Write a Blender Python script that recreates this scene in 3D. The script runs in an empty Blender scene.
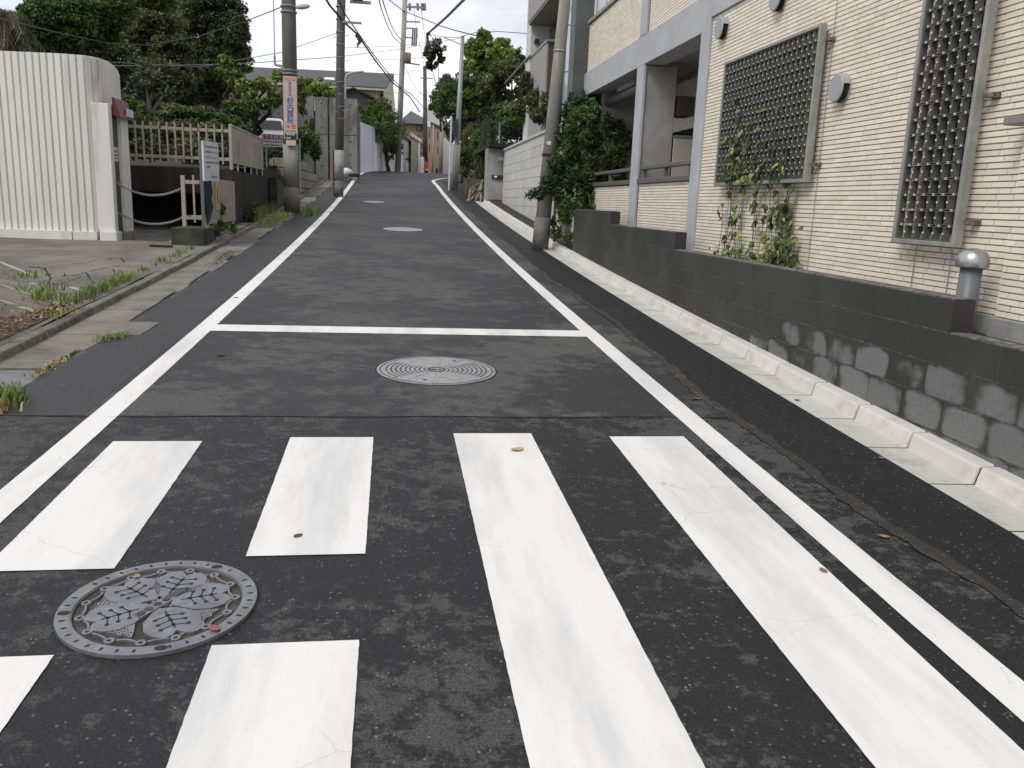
import bpy, math, random
import numpy as np
from math import radians, sin, cos, pi, tan, atan2, sqrt, hypot
from mathutils import Vector, Matrix
random.seed(7); rng = np.random.default_rng(7)
sc = bpy.context.scene; col = sc.collection

# ------------------------------------------------------------------ camera
FPX, PITCH, ROLL, HEAD, CH = 830.0, radians(12.22), radians(2.247), radians(8.51), 1.5
F = Vector((sin(HEAD)*cos(PITCH), cos(HEAD)*cos(PITCH), -sin(PITCH)))
R0 = Vector((cos(HEAD), -sin(HEAD), 0)); U0 = R0.cross(F)
CR = R0*cos(ROLL) + U0*sin(ROLL); CU = U0*cos(ROLL) - R0*sin(ROLL)
CAM = Vector((0, 0, CH))
cd = bpy.data.cameras.new('camera'); cam = bpy.data.objects.new('camera', cd); col.objects.link(cam)
cam.matrix_world = Matrix(((CR.x, CU.x, -F.x, 0), (CR.y, CU.y, -F.y, 0), (CR.z, CU.z, -F.z, CH), (0, 0, 0, 1)))
cd.sensor_width = 36; cd.lens = 36*FPX/1024; cd.clip_start = .05; cd.clip_end = 3000
sc.camera = cam

# ------------------------------------------------------------------ sky, sun, exposure
SUN_EL, SUN_AZ = radians(50), radians(235)       # azimuth clockwise from +Y: sun high, behind and left of the camera
w = bpy.data.worlds.new('World'); sc.world = w; w.use_nodes = True
nt = w.node_tree; nt.nodes.clear(); N = nt.nodes.new; Lk = nt.links.new
wo = N('ShaderNodeOutputWorld'); bg = N('ShaderNodeBackground'); bg.inputs[1].default_value = .1
sky = N('ShaderNodeTexSky'); sky.sky_type = 'NISHITA'; sky.sun_disc = False
sky.sun_elevation = SUN_EL; sky.sun_rotation = SUN_AZ
tc = N('ShaderNodeTexCoord'); mp = N('ShaderNodeMapping'); mp.inputs['Scale'].default_value = (1, 1, 3.2)
n1 = N('ShaderNodeTexNoise'); n1.inputs['Scale'].default_value = 3.1; n1.inputs['Detail'].default_value = 7; n1.inputs['Roughness'].default_value = .55
cr = N('ShaderNodeValToRGB'); cr.color_ramp.elements[0].position = .38; cr.color_ramp.elements[1].position = .60
cr.color_ramp.elements[0].color = (6.1, 6.35, 7.3, 1); cr.color_ramp.elements[1].color = (10.1, 10.0, 10.05, 1)
mx = N('ShaderNodeMix'); mx.data_type = 'RGBA'; mx.inputs[0].default_value = .88
Lk(tc.outputs['Generated'], mp.inputs[0]); Lk(mp.outputs[0], n1.inputs[0]); Lk(n1.outputs[0], cr.inputs[0])
Lk(sky.outputs[0], mx.inputs[6]); Lk(cr.outputs[0], mx.inputs[7]); Lk(mx.outputs[2], bg.inputs[0]); Lk(bg.outputs[0], wo.inputs[0])
sl = bpy.data.lights.new('sun', 'SUN'); sl.energy = 1.6; sl.angle = radians(25); sl.color = (1, .97, .92)
so = bpy.data.objects.new('sun', sl); col.objects.link(so)
sd = Vector((sin(SUN_AZ)*cos(SUN_EL), cos(SUN_AZ)*cos(SUN_EL), sin(SUN_EL)))
so.rotation_euler = sd.to_track_quat('Z', 'Y').to_euler(); so.location = (0, 0, 30)
sc.view_settings.view_transform = 'Standard'; sc.view_settings.look = 'None'; sc.view_settings.exposure = .30; sc.view_settings.gamma = 1

# ------------------------------------------------------------------ measuring helpers (pixel ray -> point at a real distance)
def ray(x, y): return F + CR*((x-512)/FPX) - CU*((y-384)/FPX)
def AX(x, y, X): r = ray(x, y); return CAM + r*(X/r.x)
def AY(x, y, Y): r = ray(x, y); return CAM + r*(Y/r.y)
def AD(x, y, d): return CAM + ray(x, y)*d
def zr(Y):                                     # road profile
    if Y < 43: return .0316*Y + .000744*Y*Y - .00000083*Y**3
    z0 = zr(42.999); s = .0908; t = min(Y-43, 10); return z0 + s*t - s*t*t/20
def G(x, y, off=0):
    r = ray(x, y); t = .5
    while t < 70:
        P = CAM + r*t
        if P.z < zr(P.y)+off: return P
        t += .004
    return P

# ------------------------------------------------------------------ object helpers
def tag(o, label=None, cat=None, group=None, kind=None):
    if label: o['label'] = label
    if cat: o['category'] = cat
    if group: o['group'] = group
    if kind: o['kind'] = kind
    return o
def wl(o):
    v = Vector((0, 0, 0))
    while o: v = v + o.location; o = o.parent
    return v
def thing(name, label, cat, loc, group=None):
    o = bpy.data.objects.new(name, None); o.empty_display_size = .2; col.objects.link(o); o.location = Vector(loc)
    return tag(o, label, cat, group)
def put(name, me, parent=None, loc=(0, 0, 0)):
    o = bpy.data.objects.new(name, me); col.objects.link(o); o.location = Vector(loc)
    if parent: o.parent = parent
    return o
class MB:
    def __init__(s): s.v = []; s.f = []
    def add(s, vs, fs):
        n = len(s.v); s.v += [tuple(v) for v in vs]; s.f += [tuple(i+n for i in f) for f in fs]; return s
    def box(s, x0, x1, y0, y1, z0, z1):
        return s.add([(x0,y0,z0),(x1,y0,z0),(x1,y1,z0),(x0,y1,z0),(x0,y0,z1),(x1,y0,z1),(x1,y1,z1),(x0,y1,z1)],
                     [(0,3,2,1),(4,5,6,7),(0,1,5,4),(1,2,6,5),(2,3,7,6),(3,0,4,7)])
    def obox(s, a, b, wdt, h, up=(0, 0, 1)):   # beam from a to b
        a = Vector(a); b = Vector(b); d = (b-a).normalized(); u = Vector(up)
        if abs(d.dot(u)) > .98: u = Vector((0, 1, 0))
        r = d.cross(u).normalized(); u = r.cross(d)
        vs = [p + r*sx*wdt/2 + u*sz*h/2 for p in (a, b) for sx, sz in ((-1,-1),(1,-1),(1,1),(-1,1))]
        return s.add(vs, [(0,1,2,3),(7,6,5,4),(0,4,5,1),(1,5,6,2),(2,6,7,3),(3,7,4,0)])
    def prism(s, pts, z0, z1):
        n = len(pts)
        return s.add([(x, y, z0) for x, y in pts]+[(x, y, z1) for x, y in pts],
                     [tuple(range(n-1, -1, -1)), tuple(range(n, 2*n))]+[(i, (i+1) % n, n+(i+1) % n, n+i) for i in range(n)])
    def hexa(s, lo, hi):                        # 4 low corners, 4 high corners
        return s.add(list(lo)+list(hi), [(0,3,2,1),(4,5,6,7),(0,1,5,4),(1,2,6,5),(2,3,7,6),(3,0,4,7)])
    def tube(s, pts, rad, n=8, cap=True):
        pts = [Vector(p) for p in pts]; m = len(pts)
        if not hasattr(rad, '__len__'): rad = [rad]*m
        vs = []; pr = None
        for i, p in enumerate(pts):
            d = (pts[min(i+1, m-1)]-pts[max(i-1, 0)]).normalized()
            if pr is None:
                pr = d.orthogonal().normalized()
            pr = (pr - d*pr.dot(d)).normalized(); q = d.cross(pr)
            vs += [p + (pr*cos(2*pi*k/n)+q*sin(2*pi*k/n))*rad[i] for k in range(n)]
        fs = [(i*n+k, i*n+(k+1) % n, (i+1)*n+(k+1) % n, (i+1)*n+k) for i in range(m-1) for k in range(n)]
        if cap: fs += [tuple(range(n-1, -1, -1)), tuple((m-1)*n+k for k in range(n))]
        return s.add(vs, fs)
    def ring(s, cx, cy, r0, r1, z0, z1, n=40):
        vs = []
        for k in range(n):
            c_, s_ = cos(2*pi*k/n), sin(2*pi*k/n)
            vs += [(cx+c_*r0, cy+s_*r0, z0), (cx+c_*r0, cy+s_*r0, z1), (cx+c_*r1, cy+s_*r1, z1), (cx+c_*r1, cy+s_*r1, z0)]
        fs = []
        for k in range(n):
            a = 4*k; b = 4*((k+1) % n)
            fs += [(a, b, b+1, a+1)[::-1], (a+1, b+1, b+2, a+2)[::-1], (a+2, b+2, b+3, a+3)[::-1], (a+3, b+3, b, a)[::-1]]
        return s.add(vs, fs)
    def disc(s, cx, cy, r, z0, z1, n=24, sx=1, sy=1):
        return s.prism([(cx+cos(2*pi*k/n)*r*sx, cy+sin(2*pi*k/n)*r*sy) for k in range(n)], z0, z1)
    def mesh(s, name, m, smooth=False):
        me = bpy.data.meshes.new(name); me.from_pydata([tuple(v) for v in s.v], [], s.f)
        me.materials.append(m)
        if smooth: me.shade_smooth()
        me.update(); return me
    def build(s, name, m, parent=None, smooth=False, local=False, bevel=0):
        if parent and not local:
            off = wl(parent); s.v = [(v[0]-off.x, v[1]-off.y, v[2]-off.z) for v in s.v]
        o = put(name, s.mesh(name, m, smooth), parent)
        if bevel:
            b = o.modifiers.new('bevel', 'BEVEL'); b.width = bevel; b.segments = 2; b.limit_method = 'ANGLE'
        return o
def top_mesh(mb, name, m, label, cat, group=None, kind=None, smooth=False, bevel=0):
    return tag(mb.build(name, m, None, smooth, bevel=bevel), label, cat, group, kind)

# ------------------------------------------------------------------ materials
MATS = {}
def M(name, c1, c2=None, scale=4, lo=.4, hi=.6, rough=.8, bump=0, bscale=60, metal=0, c3=None, s3=40, lo3=.55, hi3=.7,
      var=0, detail=6, stretch=(1, 1, 1), spec=.5, trans=0, coord='Object'):
    m = bpy.data.materials.new(name); m.use_nodes = True; t = m.node_tree; B = t.nodes['Principled BSDF']
    B.inputs['Roughness'].default_value = rough; B.inputs['Metallic'].default_value = metal
    B.inputs['Specular IOR Level'].default_value = spec
    tcn = t.nodes.new('ShaderNodeNewGeometry') if coord == 'World' else t.nodes.new('ShaderNodeTexCoord')
    mpn = t.nodes.new('ShaderNodeMapping'); mpn.inputs['Scale'].default_value = stretch
    t.links.new(tcn.outputs['Position' if coord == 'World' else coord], mpn.inputs[0])
    def ramp(sc_, lo_, hi_, det=detail):
        n = t.nodes.new('ShaderNodeTexNoise'); n.inputs['Scale'].default_value = sc_; n.inputs['Detail'].default_value = det
        n.inputs['Roughness'].default_value = .6; t.links.new(mpn.outputs[0], n.inputs[0])
        mr = t.nodes.new('ShaderNodeMapRange'); mr.inputs[1].default_value = lo_; mr.inputs[2].default_value = hi_
        t.links.new(n.outputs[0], mr.inputs[0]); return mr.outputs[0]
    def mix(f, a, b):
        x = t.nodes.new('ShaderNodeMix'); x.data_type = 'RGBA'
        if f is not None: t.links.new(f, x.inputs[0])
        for s_, i in ((a, 6), (b, 7)):
            if isinstance(s_, tuple): x.inputs[i].default_value = (*s_, 1)
            else: t.links.new(s_, x.inputs[i])
        return x.outputs[2]
    c = c1
    if c2: c = mix(ramp(scale, lo, hi), c1, c2)
    if c3: c = mix(ramp(s3, lo3, hi3), c, c3)
    if var:
        oi = t.nodes.new('ShaderNodeObjectInfo'); ge = t.nodes.new('ShaderNodeNewGeometry')
        ad = t.nodes.new('ShaderNodeMath'); ad.operation = 'ADD'; t.links.new(oi.outputs['Random'], ad.inputs[0]); t.links.new(ge.outputs['Random Per Island'], ad.inputs[1])
        fr = t.nodes.new('ShaderNodeMath'); fr.operation = 'FRACT'; t.links.new(ad.outputs[0], fr.inputs[0])
        mr = t.nodes.new('ShaderNodeMapRange'); mr.inputs[3].default_value = 1-var; mr.inputs[4].default_value = 1+var; t.links.new(fr.outputs[0], mr.inputs[0])
        hv = t.nodes.new('ShaderNodeHueSaturation'); t.links.new(mr.outputs[0], hv.inputs['Value'])
        if isinstance(c, tuple): hv.inputs['Color'].default_value = (*c, 1)
        else: t.links.new(c, hv.inputs['Color'])
        c = hv.outputs[0]
    if isinstance(c, tuple): B.inputs['Base Color'].default_value = (*c, 1)
    else: t.links.new(c, B.inputs['Base Color'])
    if bump:
        n = t.nodes.new('ShaderNodeTexNoise'); n.inputs['Scale'].default_value = bscale; n.inputs['Detail'].default_value = 4
        t.links.new(mpn.outputs[0], n.inputs[0]); bp = t.nodes.new('ShaderNodeBump'); bp.inputs['Strength'].default_value = bump
        bp.inputs['Distance'].default_value = .01; t.links.new(n.outputs[0], bp.inputs['Height']); t.links.new(bp.outputs[0], B.inputs['Normal'])
    if trans:
        B.inputs['Subsurface Weight'].default_value = 0
        tr = t.nodes.new('ShaderNodeBsdfTranslucent'); ms = t.nodes.new('ShaderNodeMixShader'); ms.inputs[0].default_value = trans
        if isinstance(c, tuple): tr.inputs[0].default_value = (*c, 1)
        else: t.links.new(c, tr.inputs[0])
        out = t.nodes['Material Output']; t.links.new(B.outputs[0], ms.inputs[1]); t.links.new(tr.outputs[0], ms.inputs[2]); t.links.new(ms.outputs[0], out.inputs[0])
    MATS[name] = m; return m

def asphalt(name, dark, light, lo, hi, speck=.5, seed=0, rough=.75, ms=11):
    """dark bitumen with worn paler patches, pale aggregate grains"""
    m = bpy.data.materials.new(name); m.use_nodes = True; t = m.node_tree; B = t.nodes['Principled BSDF']; n = t.nodes.new; l = t.links.new
    g = n('ShaderNodeNewGeometry'); mp_ = n('ShaderNodeMapping'); mp_.inputs['Location'].default_value = (seed, seed*2, 0); l(g.outputs['Position'], mp_.inputs[0])
    def noise(s, d=6, r=.6):
        q = n('ShaderNodeTexNoise'); q.inputs['Scale'].default_value = s; q.inputs['Detail'].default_value = d; q.inputs['Roughness'].default_value = r; l(mp_.outputs[0], q.inputs[0]); return q.outputs[0]
    def mr(v, a, b, c=0, d=1):
        q = n('ShaderNodeMapRange'); l(v, q.inputs[0])
        for i, x in enumerate((a, b, c, d)): q.inputs[i+1].default_value = x
        return q.outputs[0]
    def ma(op, a, b):
        q = n('ShaderNodeMath'); q.operation = op
        for i, x in enumerate((a, b)):
            if isinstance(x, (int, float)): q.inputs[i].default_value = x
            else: l(x, q.inputs[i])
        return q.outputs[0]
    big = noise(.7, 3); mid = noise(ms, 12, .78); fine = noise(150, 4, .75)
    wear = mr(ma('ADD', ma('MULTIPLY', big, .7), mid), lo, hi)
    x = n('ShaderNodeMix'); x.data_type = 'RGBA'; l(wear, x.inputs[0]); x.inputs[6].default_value = (*dark, 1); x.inputs[7].default_value = (*light, 1)
    # grain
    hs = n('ShaderNodeHueSaturation'); l(x.outputs[2], hs.inputs['Color']); l(mr(fine, .33, .67, .25, 1.85), hs.inputs['Value'])
    vo = n('ShaderNodeTexVoronoi'); vo.inputs['Scale'].default_value = 62; l(mp_.outputs[0], vo.inputs['Vector'])
    cell = n('ShaderNodeSeparateColor'); l(vo.outputs['Color'], cell.inputs[0])
    sp = ma('MULTIPLY', mr(cell.outputs[0], .86, .97), mr(vo.outputs['Distance'], .36, .2))
    y = n('ShaderNodeMix'); y.data_type = 'RGBA'; l(ma('MULTIPLY', sp, speck), y.inputs[0]); l(hs.outputs[0], y.inputs[6]); y.inputs[7].default_value = (.35, .34, .32, 1)
    l(y.outputs[2], B.inputs['Base Color'])
    l(mr(wear, 0, 1, rough-.16, rough+.1), B.inputs['Roughness'])
    B.inputs['Specular IOR Level'].default_value = .35
    bp = n('ShaderNodeBump'); bp.inputs['Strength'].default_value = .8; bp.inputs['Distance'].default_value = .005
    l(ma('ADD', noise(130, 3), ma('MULTIPLY', vo.outputs['Distance'], .6)), bp.inputs['Height']); l(bp.outputs[0], B.inputs['Normal'])
    return m
def paint_mat():
    m = bpy.data.materials.new('road_paint'); m.use_nodes = True; t = m.node_tree; B = t.nodes['Principled BSDF']; n = t.nodes.new; l = t.links.new
    g = n('ShaderNodeNewGeometry')
    def noise(s, d=5, st=(1, 1, 1)):
        mp_ = n('ShaderNodeMapping'); mp_.inputs['Scale'].default_value = st; l(g.outputs['Position'], mp_.inputs[0])
        q = n('ShaderNodeTexNoise'); q.inputs['Scale'].default_value = s; q.inputs['Detail'].default_value = d; q.inputs['Roughness'].default_value = .65; l(mp_.outputs[0], q.inputs[0]); return q.outputs[0]
    def mr(v, a, b, c=0, d=1):
        q = n('ShaderNodeMapRange'); l(v, q.inputs[0])
        for i, x in enumerate((a, b, c, d)): q.inputs[i+1].default_value = x
        return q.outputs[0]
    def mix(f, a, b):
        x = n('ShaderNodeMix'); x.data_type = 'RGBA'; l(f, x.inputs[0])
        for s_, i in ((a, 6), (b, 7)):
            if isinstance(s_, tuple): x.inputs[i].default_value = (*s_, 1)
            else: l(s_, x.inputs[i])
        return x.outputs[2]
    c = mix(mr(noise(1.5, 6, (2.6, .45, 1)), .44, .64), (.73, .72, .69), (.58, .58, .575))     # faint tyre smudges along the road
    c = mix(mr(noise(30, 6), .60, .82), c, (.60, .59, .56))
    c = mix(mr(noise(70, 5), .70, .76), c, (.16, .155, .15))                              # small chips showing asphalt
    vo = n('ShaderNodeTexVoronoi'); vo.feature = 'DISTANCE_TO_EDGE'; vo.inputs['Scale'].default_value = 1.7
    wp = n('ShaderNodeMix'); wp.data_type = 'RGBA'; wp.inputs[0].default_value = .12
    nz = n('ShaderNodeTexNoise'); nz.inputs['Scale'].default_value = 5; nz.inputs['Detail'].default_value = 6; l(g.outputs['Position'], nz.inputs[0])
    l(g.outputs['Position'], wp.inputs[6]); l(nz.outputs['Color'], wp.inputs[7]); l(wp.outputs[2], vo.inputs['Vector'])
    ck = mr(vo.outputs['Distance'], .0, .0035, 1, 0)
    q = n('ShaderNodeMath'); q.operation = 'MULTIPLY'; l(ck, q.inputs[0]); l(mr(noise(.9, 2), .52, .6, 0, .55), q.inputs[1])
    c = mix(q.outputs[0], c, (.25, .24, .23))
    l(c, B.inputs['Base Color']); B.inputs['Roughness'].default_value = .62; B.inputs['Specular IOR Level'].default_value = .3
    bp = n('ShaderNodeBump'); bp.inputs['Strength'].default_value = .35; bp.inputs['Distance'].default_value = .003; l(noise(90, 4), bp.inputs['Height']); l(bp.outputs[0], B.inputs['Normal'])
    return m
A_ROAD = asphalt('worn_asphalt', (.0145, .0145, .0152), (.057, .0565, .056), .86, .925, .38, 0, .75, 9)
A_OLD = asphalt('older_grey_asphalt', (.027, .027, .0285), (.078, .077, .075), .80, .92, .3, 31, .78, 4.5)
A_NEW = asphalt('fresh_asphalt', (.010, .010, .0105), (.021, .0207, .0205), .85, 1.1, .45, 9, .8)
A_SEAM = asphalt('scraped_asphalt', (.03, .029, .028), (.085, .078, .07), .85, 1.05, .4, 4)
PAINT = paint_mat()
KERB = M('pale_kerb_concrete', (.58, .56, .51), (.44, .40, .335), 5, .5, .75, .8, .25, 90, c3=(.62, .60, .55), s3=1.5, var=.05, coord='World')
GUT = M('pale_gutter_concrete', (.53, .515, .475), (.36, .34, .30), 4, .48, .72, .8, .3, 90, c3=(.30, .28, .25), s3=14, lo3=.62, hi3=.8, var=.06, coord='World')
OLDC = M('old_grey_concrete', (.17, .155, .13), (.09, .083, .07), 3, .4, .62, .9, .6, 45, c3=(.27, .25, .22), s3=18, var=.10, coord='World')
OLDG = M('old_gutter_concrete', (.20, .185, .155), (.11, .10, .085), 2.5, .4, .65, .9, .5, 60, c3=(.10, .095, .08), s3=9, lo3=.6, hi3=.75, var=.08, coord='World')
SOIL = M('dark_soil', (.022, .018, .014), (.05, .038, .026), 20, rough=1, bump=1, bscale=40, coord='World')
DIRT = M('leaf_litter_soil', (.06, .042, .03), (.13, .085, .055), 30, rough=1, bump=1, bscale=50, coord='World')
CONC = M('grey_concrete', (.33, .33, .32), (.24, .24, .235), 2, rough=.85, bump=.25, bscale=50, coord='World')
CONC_P = M('pillar_paint_grey', (.43, .44, .46), (.38, .39, .41), 3, rough=.75, bump=.12, bscale=80, coord='World')
PANEL = M('panel_wall_grey', (.54, .54, .51), (.46, .46, .43), 1.6, .4, .65, .85, .2, 60, c3=(.50, .49, .46), s3=6, var=.04, coord='World')
STAINC = M('stained_concrete_wall', (.25, .25, .235), (.12, .12, .11), 1.1, .42, .6, .9, .3, 40, stretch=(1, 1, .35), c3=(.32, .32, .30), s3=5, var=.06, coord='World')
BLACKC = M('blackened_concrete', (.024, .022, .018), (.009, .009, .008), 1.3, .4, .6, .95, .5, 30, stretch=(1.5, 1.5, .3), c3=(.022, .028, .013), s3=7, coord='World')
MOSSC = M('mossy_concrete', (.06, .065, .04), (.025, .03, .018), 3, rough=.95, bump=.5, bscale=35, coord='World')
TILE = M('cream_tile', (.78, .72, .60), (.73, .665, .545), 3, .4, .7, .55, .12, 120, var=.075, coord='World')
GROUT = M('grout_brown_grey', (.30, .255, .20), rough=.95)
WHITEP = M('shed_white_paint', (.70, .69, .645), (.63, .615, .565), 2, .45, .7, .65, .1, 60, stretch=(1.5, 1.5, .25), c3=(.46, .42, .34), s3=3, lo3=.58, hi3=.75, coord='World')
DARKM = M('dark_door', (.03, .032, .036), rough=.5)
REDM = M('faded_red_metal', (.16, .022, .02), (.10, .02, .018), 8, rough=.5)
RAILM = M('rusty_pink_beige_paint', (.37, .325, .285), (.28, .235, .20), 4, .45, .7, .7, .2, 60, c3=(.10, .035, .018), s3=11, lo3=.61, hi3=.66, stretch=(1, 1, .5), coord='World')
SILV = M('weathered_aluminium', (.36, .36, .32), (.27, .28, .25), 6, rough=.45, metal=.35)
CELLM = M('grille_cell_metal', (.165, .165, .145), rough=.45, metal=.4)
CLIP = M('bright_clip', (.55, .55, .52), rough=.4)
GLASS = M('dark_glass', (.012, .015, .016), rough=.08, spec=.8)
CURT = M('window_blue_grey', (.15, .18, .19), rough=.2)
BROWNR = M('brown_grey_rail', (.13, .118, .105), rough=.45)
VENT = M('vent_grey_plastic', (.33, .335, .35), rough=.5)
STEEL = M('brushed_steel', (.42, .42, .43), rough=.32, metal=.85)
PIPEG = M('pipe_grey', (.12, .125, .14), rough=.45)
SOFF = M('soffit', (.30, .27, .225), rough=.9)
UNITM = M('beige_unit', (.32, .30, .26), rough=.6)
POLE_D = M('dark_concrete_pole', (.115, .108, .095), (.075, .07, .062), 3, rough=.9, bump=.2, bscale=60, stretch=(1, 1, .3), coord='World')
POLE_L = M('light_concrete_pole', (.30, .285, .25), (.21, .20, .178), 2.5, rough=.85, bump=.2, bscale=60, stretch=(1, 1, .25), c3=(.30, .29, .27), s3=7, coord='World')
POLE_B = M('pole_base_wrap', (.12, .115, .10), (.17, .165, .15), 5, rough=.8, coord='World')
WRAP = M('beige_pole_wrap', (.36, .34, .30), (.28, .26, .23), 6, rough=.7, coord='World')
GALV = M('galvanised', (.27, .285, .30), rough=.5, metal=.4)
LAMPG = M('pale_green_enamel', (.30, .42, .38), rough=.4)
WIRE = M('cable_black', (.022, .022, .024), rough=.6)
WIREG = M('cable_grey', (.16, .16, .17), rough=.6)
SIGNW = M('sign_white', (.62, .64, .68), (.5, .52, .56), 9, rough=.5)
SIGNB = M('sign_cream', (.60, .50, .40), (.53, .43, .34), 7, rough=.55)
INKB = M('ink_blue', (.05, .09, .33), rough=.5); INKR = M('ink_red', (.55, .06, .05), rough=.5); INKK = M('ink_black', (.02, .02, .022), rough=.5)
INKO = M('ink_salmon', (.55, .27, .20), rough=.5); INKG = M('ink_faded_grey', (.10, .11, .14), rough=.5); INKP = M('ink_faded_pink', (.50, .25, .26), rough=.5)
WHITE = M('white_gloss', (.8, .8, .8), rough=.4); YEL = M('yellow_tag', (.62, .42, .05), rough=.5)
REDS = M('sign_red', (.28, .02, .025), rough=.5); CLOTH = M('dark_teal_cloth', (.008, .022, .028), rough=.95)
BARK = M('bark', (.022, .018, .013), (.04, .034, .026), 10, rough=1, bump=.6, bscale=20, stretch=(1, 1, .3)); BARKP = M('bark_grey_pale', (.10, .085, .07), (.16, .14, .12), 9, rough=1, stretch=(1, 1, .3))
ROOT = M('bleached_root', (.30, .24, .165), (.17, .13, .085), 8, rough=1, bump=.8, bscale=25, stretch=(1, 1, .3))
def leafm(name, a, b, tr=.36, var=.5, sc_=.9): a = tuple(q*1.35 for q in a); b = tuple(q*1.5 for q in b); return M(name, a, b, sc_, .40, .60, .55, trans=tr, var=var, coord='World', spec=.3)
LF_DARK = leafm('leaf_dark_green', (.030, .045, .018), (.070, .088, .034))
LF_OLIVE = leafm('leaf_olive', (.045, .055, .022), (.10, .112, .045))
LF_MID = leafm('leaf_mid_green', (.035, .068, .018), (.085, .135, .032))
LF_BRIGHT = leafm('leaf_yellow_green', (.085, .140, .030), (.19, .25, .055))
LF_GREY = leafm('leaf_grey_green', (.055, .068, .045), (.10, .115, .075))
LF_NAN = leafm('leaf_deep_green', (.030, .055, .020), (.080, .120, .038), .36)
LF_IVY = leafm('leaf_ivy', (.025, .045, .014), (.07, .085, .03), .25, .6, 4); LF_IVYB = leafm('leaf_ivy_pale', (.14, .19, .045), (.24, .25, .09), .3, .4)
GRASS = leafm('grass_green', (.085, .135, .032), (.17, .20, .065), .3); STRAW = leafm('dry_straw', (.26, .20, .09), (.38, .30, .15), .3)

# ------------------------------------------------------------------ foliage
def leaves_mesh(name, P, Nn, size, m, asp=.55, jit=.35):
    """P (n,3) centres, Nn (n,3) rough normals; every leaf is a bent diamond of two triangles"""
    n = len(P); size = (size*(1+jit*rng.uniform(-1, 1, n)))[:, None]
    Nn = Nn + rng.normal(0, .55, (n, 3)); Nn /= np.linalg.norm(Nn, axis=1)[:, None]+1e-9
    T = np.cross(Nn, rng.normal(0, 1, (n, 3))); T /= np.linalg.norm(T, axis=1)[:, None]+1e-9
    Bq = np.cross(Nn, T)
    V = np.empty((n, 4, 3)); V[:, 0] = P - T*size*.5; V[:, 1] = P + Bq*size*asp*.5 - Nn*size*.08; V[:, 2] = P + T*size*.5; V[:, 3] = P - Bq*size*asp*.5 - Nn*size*.08
    me = bpy.data.meshes.new(name); me.vertices.add(n*4); me.vertices.foreach_set('co', V.reshape(-1))
    me.loops.add(n*4); me.loops.foreach_set('vertex_index', np.arange(n*4, dtype=np.int32))
    me.polygons.add(n); me.polygons.foreach_set('loop_start', np.arange(0, n*4, 4, dtype=np.int32)); me.polygons.foreach_set('loop_total', np.full(n, 4, dtype=np.int32))
    me.materials.append(m); me.update(calc_edges=True); return me
def clump_points(blobs, n, sub=26, subr=.33, fill=.5):
    """blobs: (cx,cy,cz,rx,ry,rz). Leaves sit in sub-clumps scattered near the skin of each blob."""
    vol = np.array([(b[3]*b[4]*b[5])**(2/3) for b in blobs]); vol = vol/vol.sum(); Ps = []; Ns = []
    for b, f in zip(blobs, vol):
        k = max(int(n*f), 10); c0 = np.array(b[:3]); r0 = np.array(b[3:6])
        d = rng.normal(0, 1, (sub, 3)); d /= np.linalg.norm(d, axis=1)[:, None]
        rr = rng.uniform(fill, 1, sub)[:, None]; sc_c = d*rr*(1-subr*.5)
        idx = rng.integers(0, sub, k); u = rng.normal(0, 1, (k, 3)); u /= np.linalg.norm(u, axis=1)[:, None]
        sr = (subr*rng.uniform(.6, 1.25, sub))[idx][:, None]
        q = sc_c[idx] + u*sr*(rng.uniform(.35, 1, k)**.6)[:, None]
        Ps.append(c0 + q*r0); Ns.append(u*.8+np.array([0, 0, .5]))
    return np.vstack(Ps), np.vstack(Ns)
def crown(name, parent, blobs, n, size, m, asp=.55, **k):
    P, Nn = clump_points(blobs, n, **k); off = np.array(wl(parent)) if parent else 0
    o = put(name, leaves_mesh(name, P-off, Nn, size, m, asp), parent); return o
def limb(mb, a, b, r0, r1, wob=.1, n=6, seg=5):
    a = Vector(a); b = Vector(b); pts = [a.lerp(b, i/seg) + (Vector((random.uniform(-1, 1), random.uniform(-1, 1), random.uniform(-.3, .3)))*wob if 0 < i < seg else Vector()) for i in range(seg+1)]
    mb.tube(pts, [r0+(r1-r0)*i/seg for i in range(seg+1)], n); return pts
def tree(label, base, tips, r, blobs, n, size, m, bark=BARK, fork=.35, group=None, name='tree', cat='tree', wob=.12, **k):
    t = thing(name, label, cat, base, group); mb = MB(); base = Vector(base)
    top = base.lerp(Vector(tips[0]), fork); top.x = (base.x+top.x)/2
    limb(mb, base-Vector((0, 0, .1)), top, r, r*.75, wob*.5, 8)
    for q in tips: limb(mb, top-Vector((0, 0, .05)), q, r*.6, r*.15, wob, 6)
    mb.build('trunk', bark, t, True); crown('crown', t, blobs, n, size, m, **k); return t
def blob_px(px, py, rx, ry, Y, depth=None):
    c = AY(px, py, Y); k = (c-CAM).dot(F)/FPX; return (c.x, c.y, c.z, rx*k, (depth or (rx+ry)/2*k), ry*k)
def tuft(label, pts, n, h, spread, m=GRASS, group='weeds growing along the kerbs', name='weed_tuft', m2=None):
    """blades of grass fanning out of the cracks"""
    mb = MB(); c = Vector(pts[0])
    for i in range(n):
        p = Vector(random.choice(pts)) + Vector((random.gauss(0, spread), random.gauss(0, spread*1.6), 0))
        a = random.uniform(0, 2*pi); l_ = h*random.uniform(.45, 1.15); lean = random.uniform(.15, .9)*l_; w_ = .004+.006*random.random()
        d = Vector((cos(a), sin(a), 0)); q = Vector((-sin(a), cos(a), 0))*w_
        m_ = p + d*lean*.4+Vector((0, 0, l_*.65)); e = p + d*lean+Vector((0, 0, l_*.85))
        mb.add([p-q, p+q, m_+q*.7, m_-q*.7, e], [(0, 1, 2, 3), (3, 2, 4)])
    return top_mesh(mb, name, m, label, 'weed', group, 'stuff' if len(pts) > 4 else None)
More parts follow.
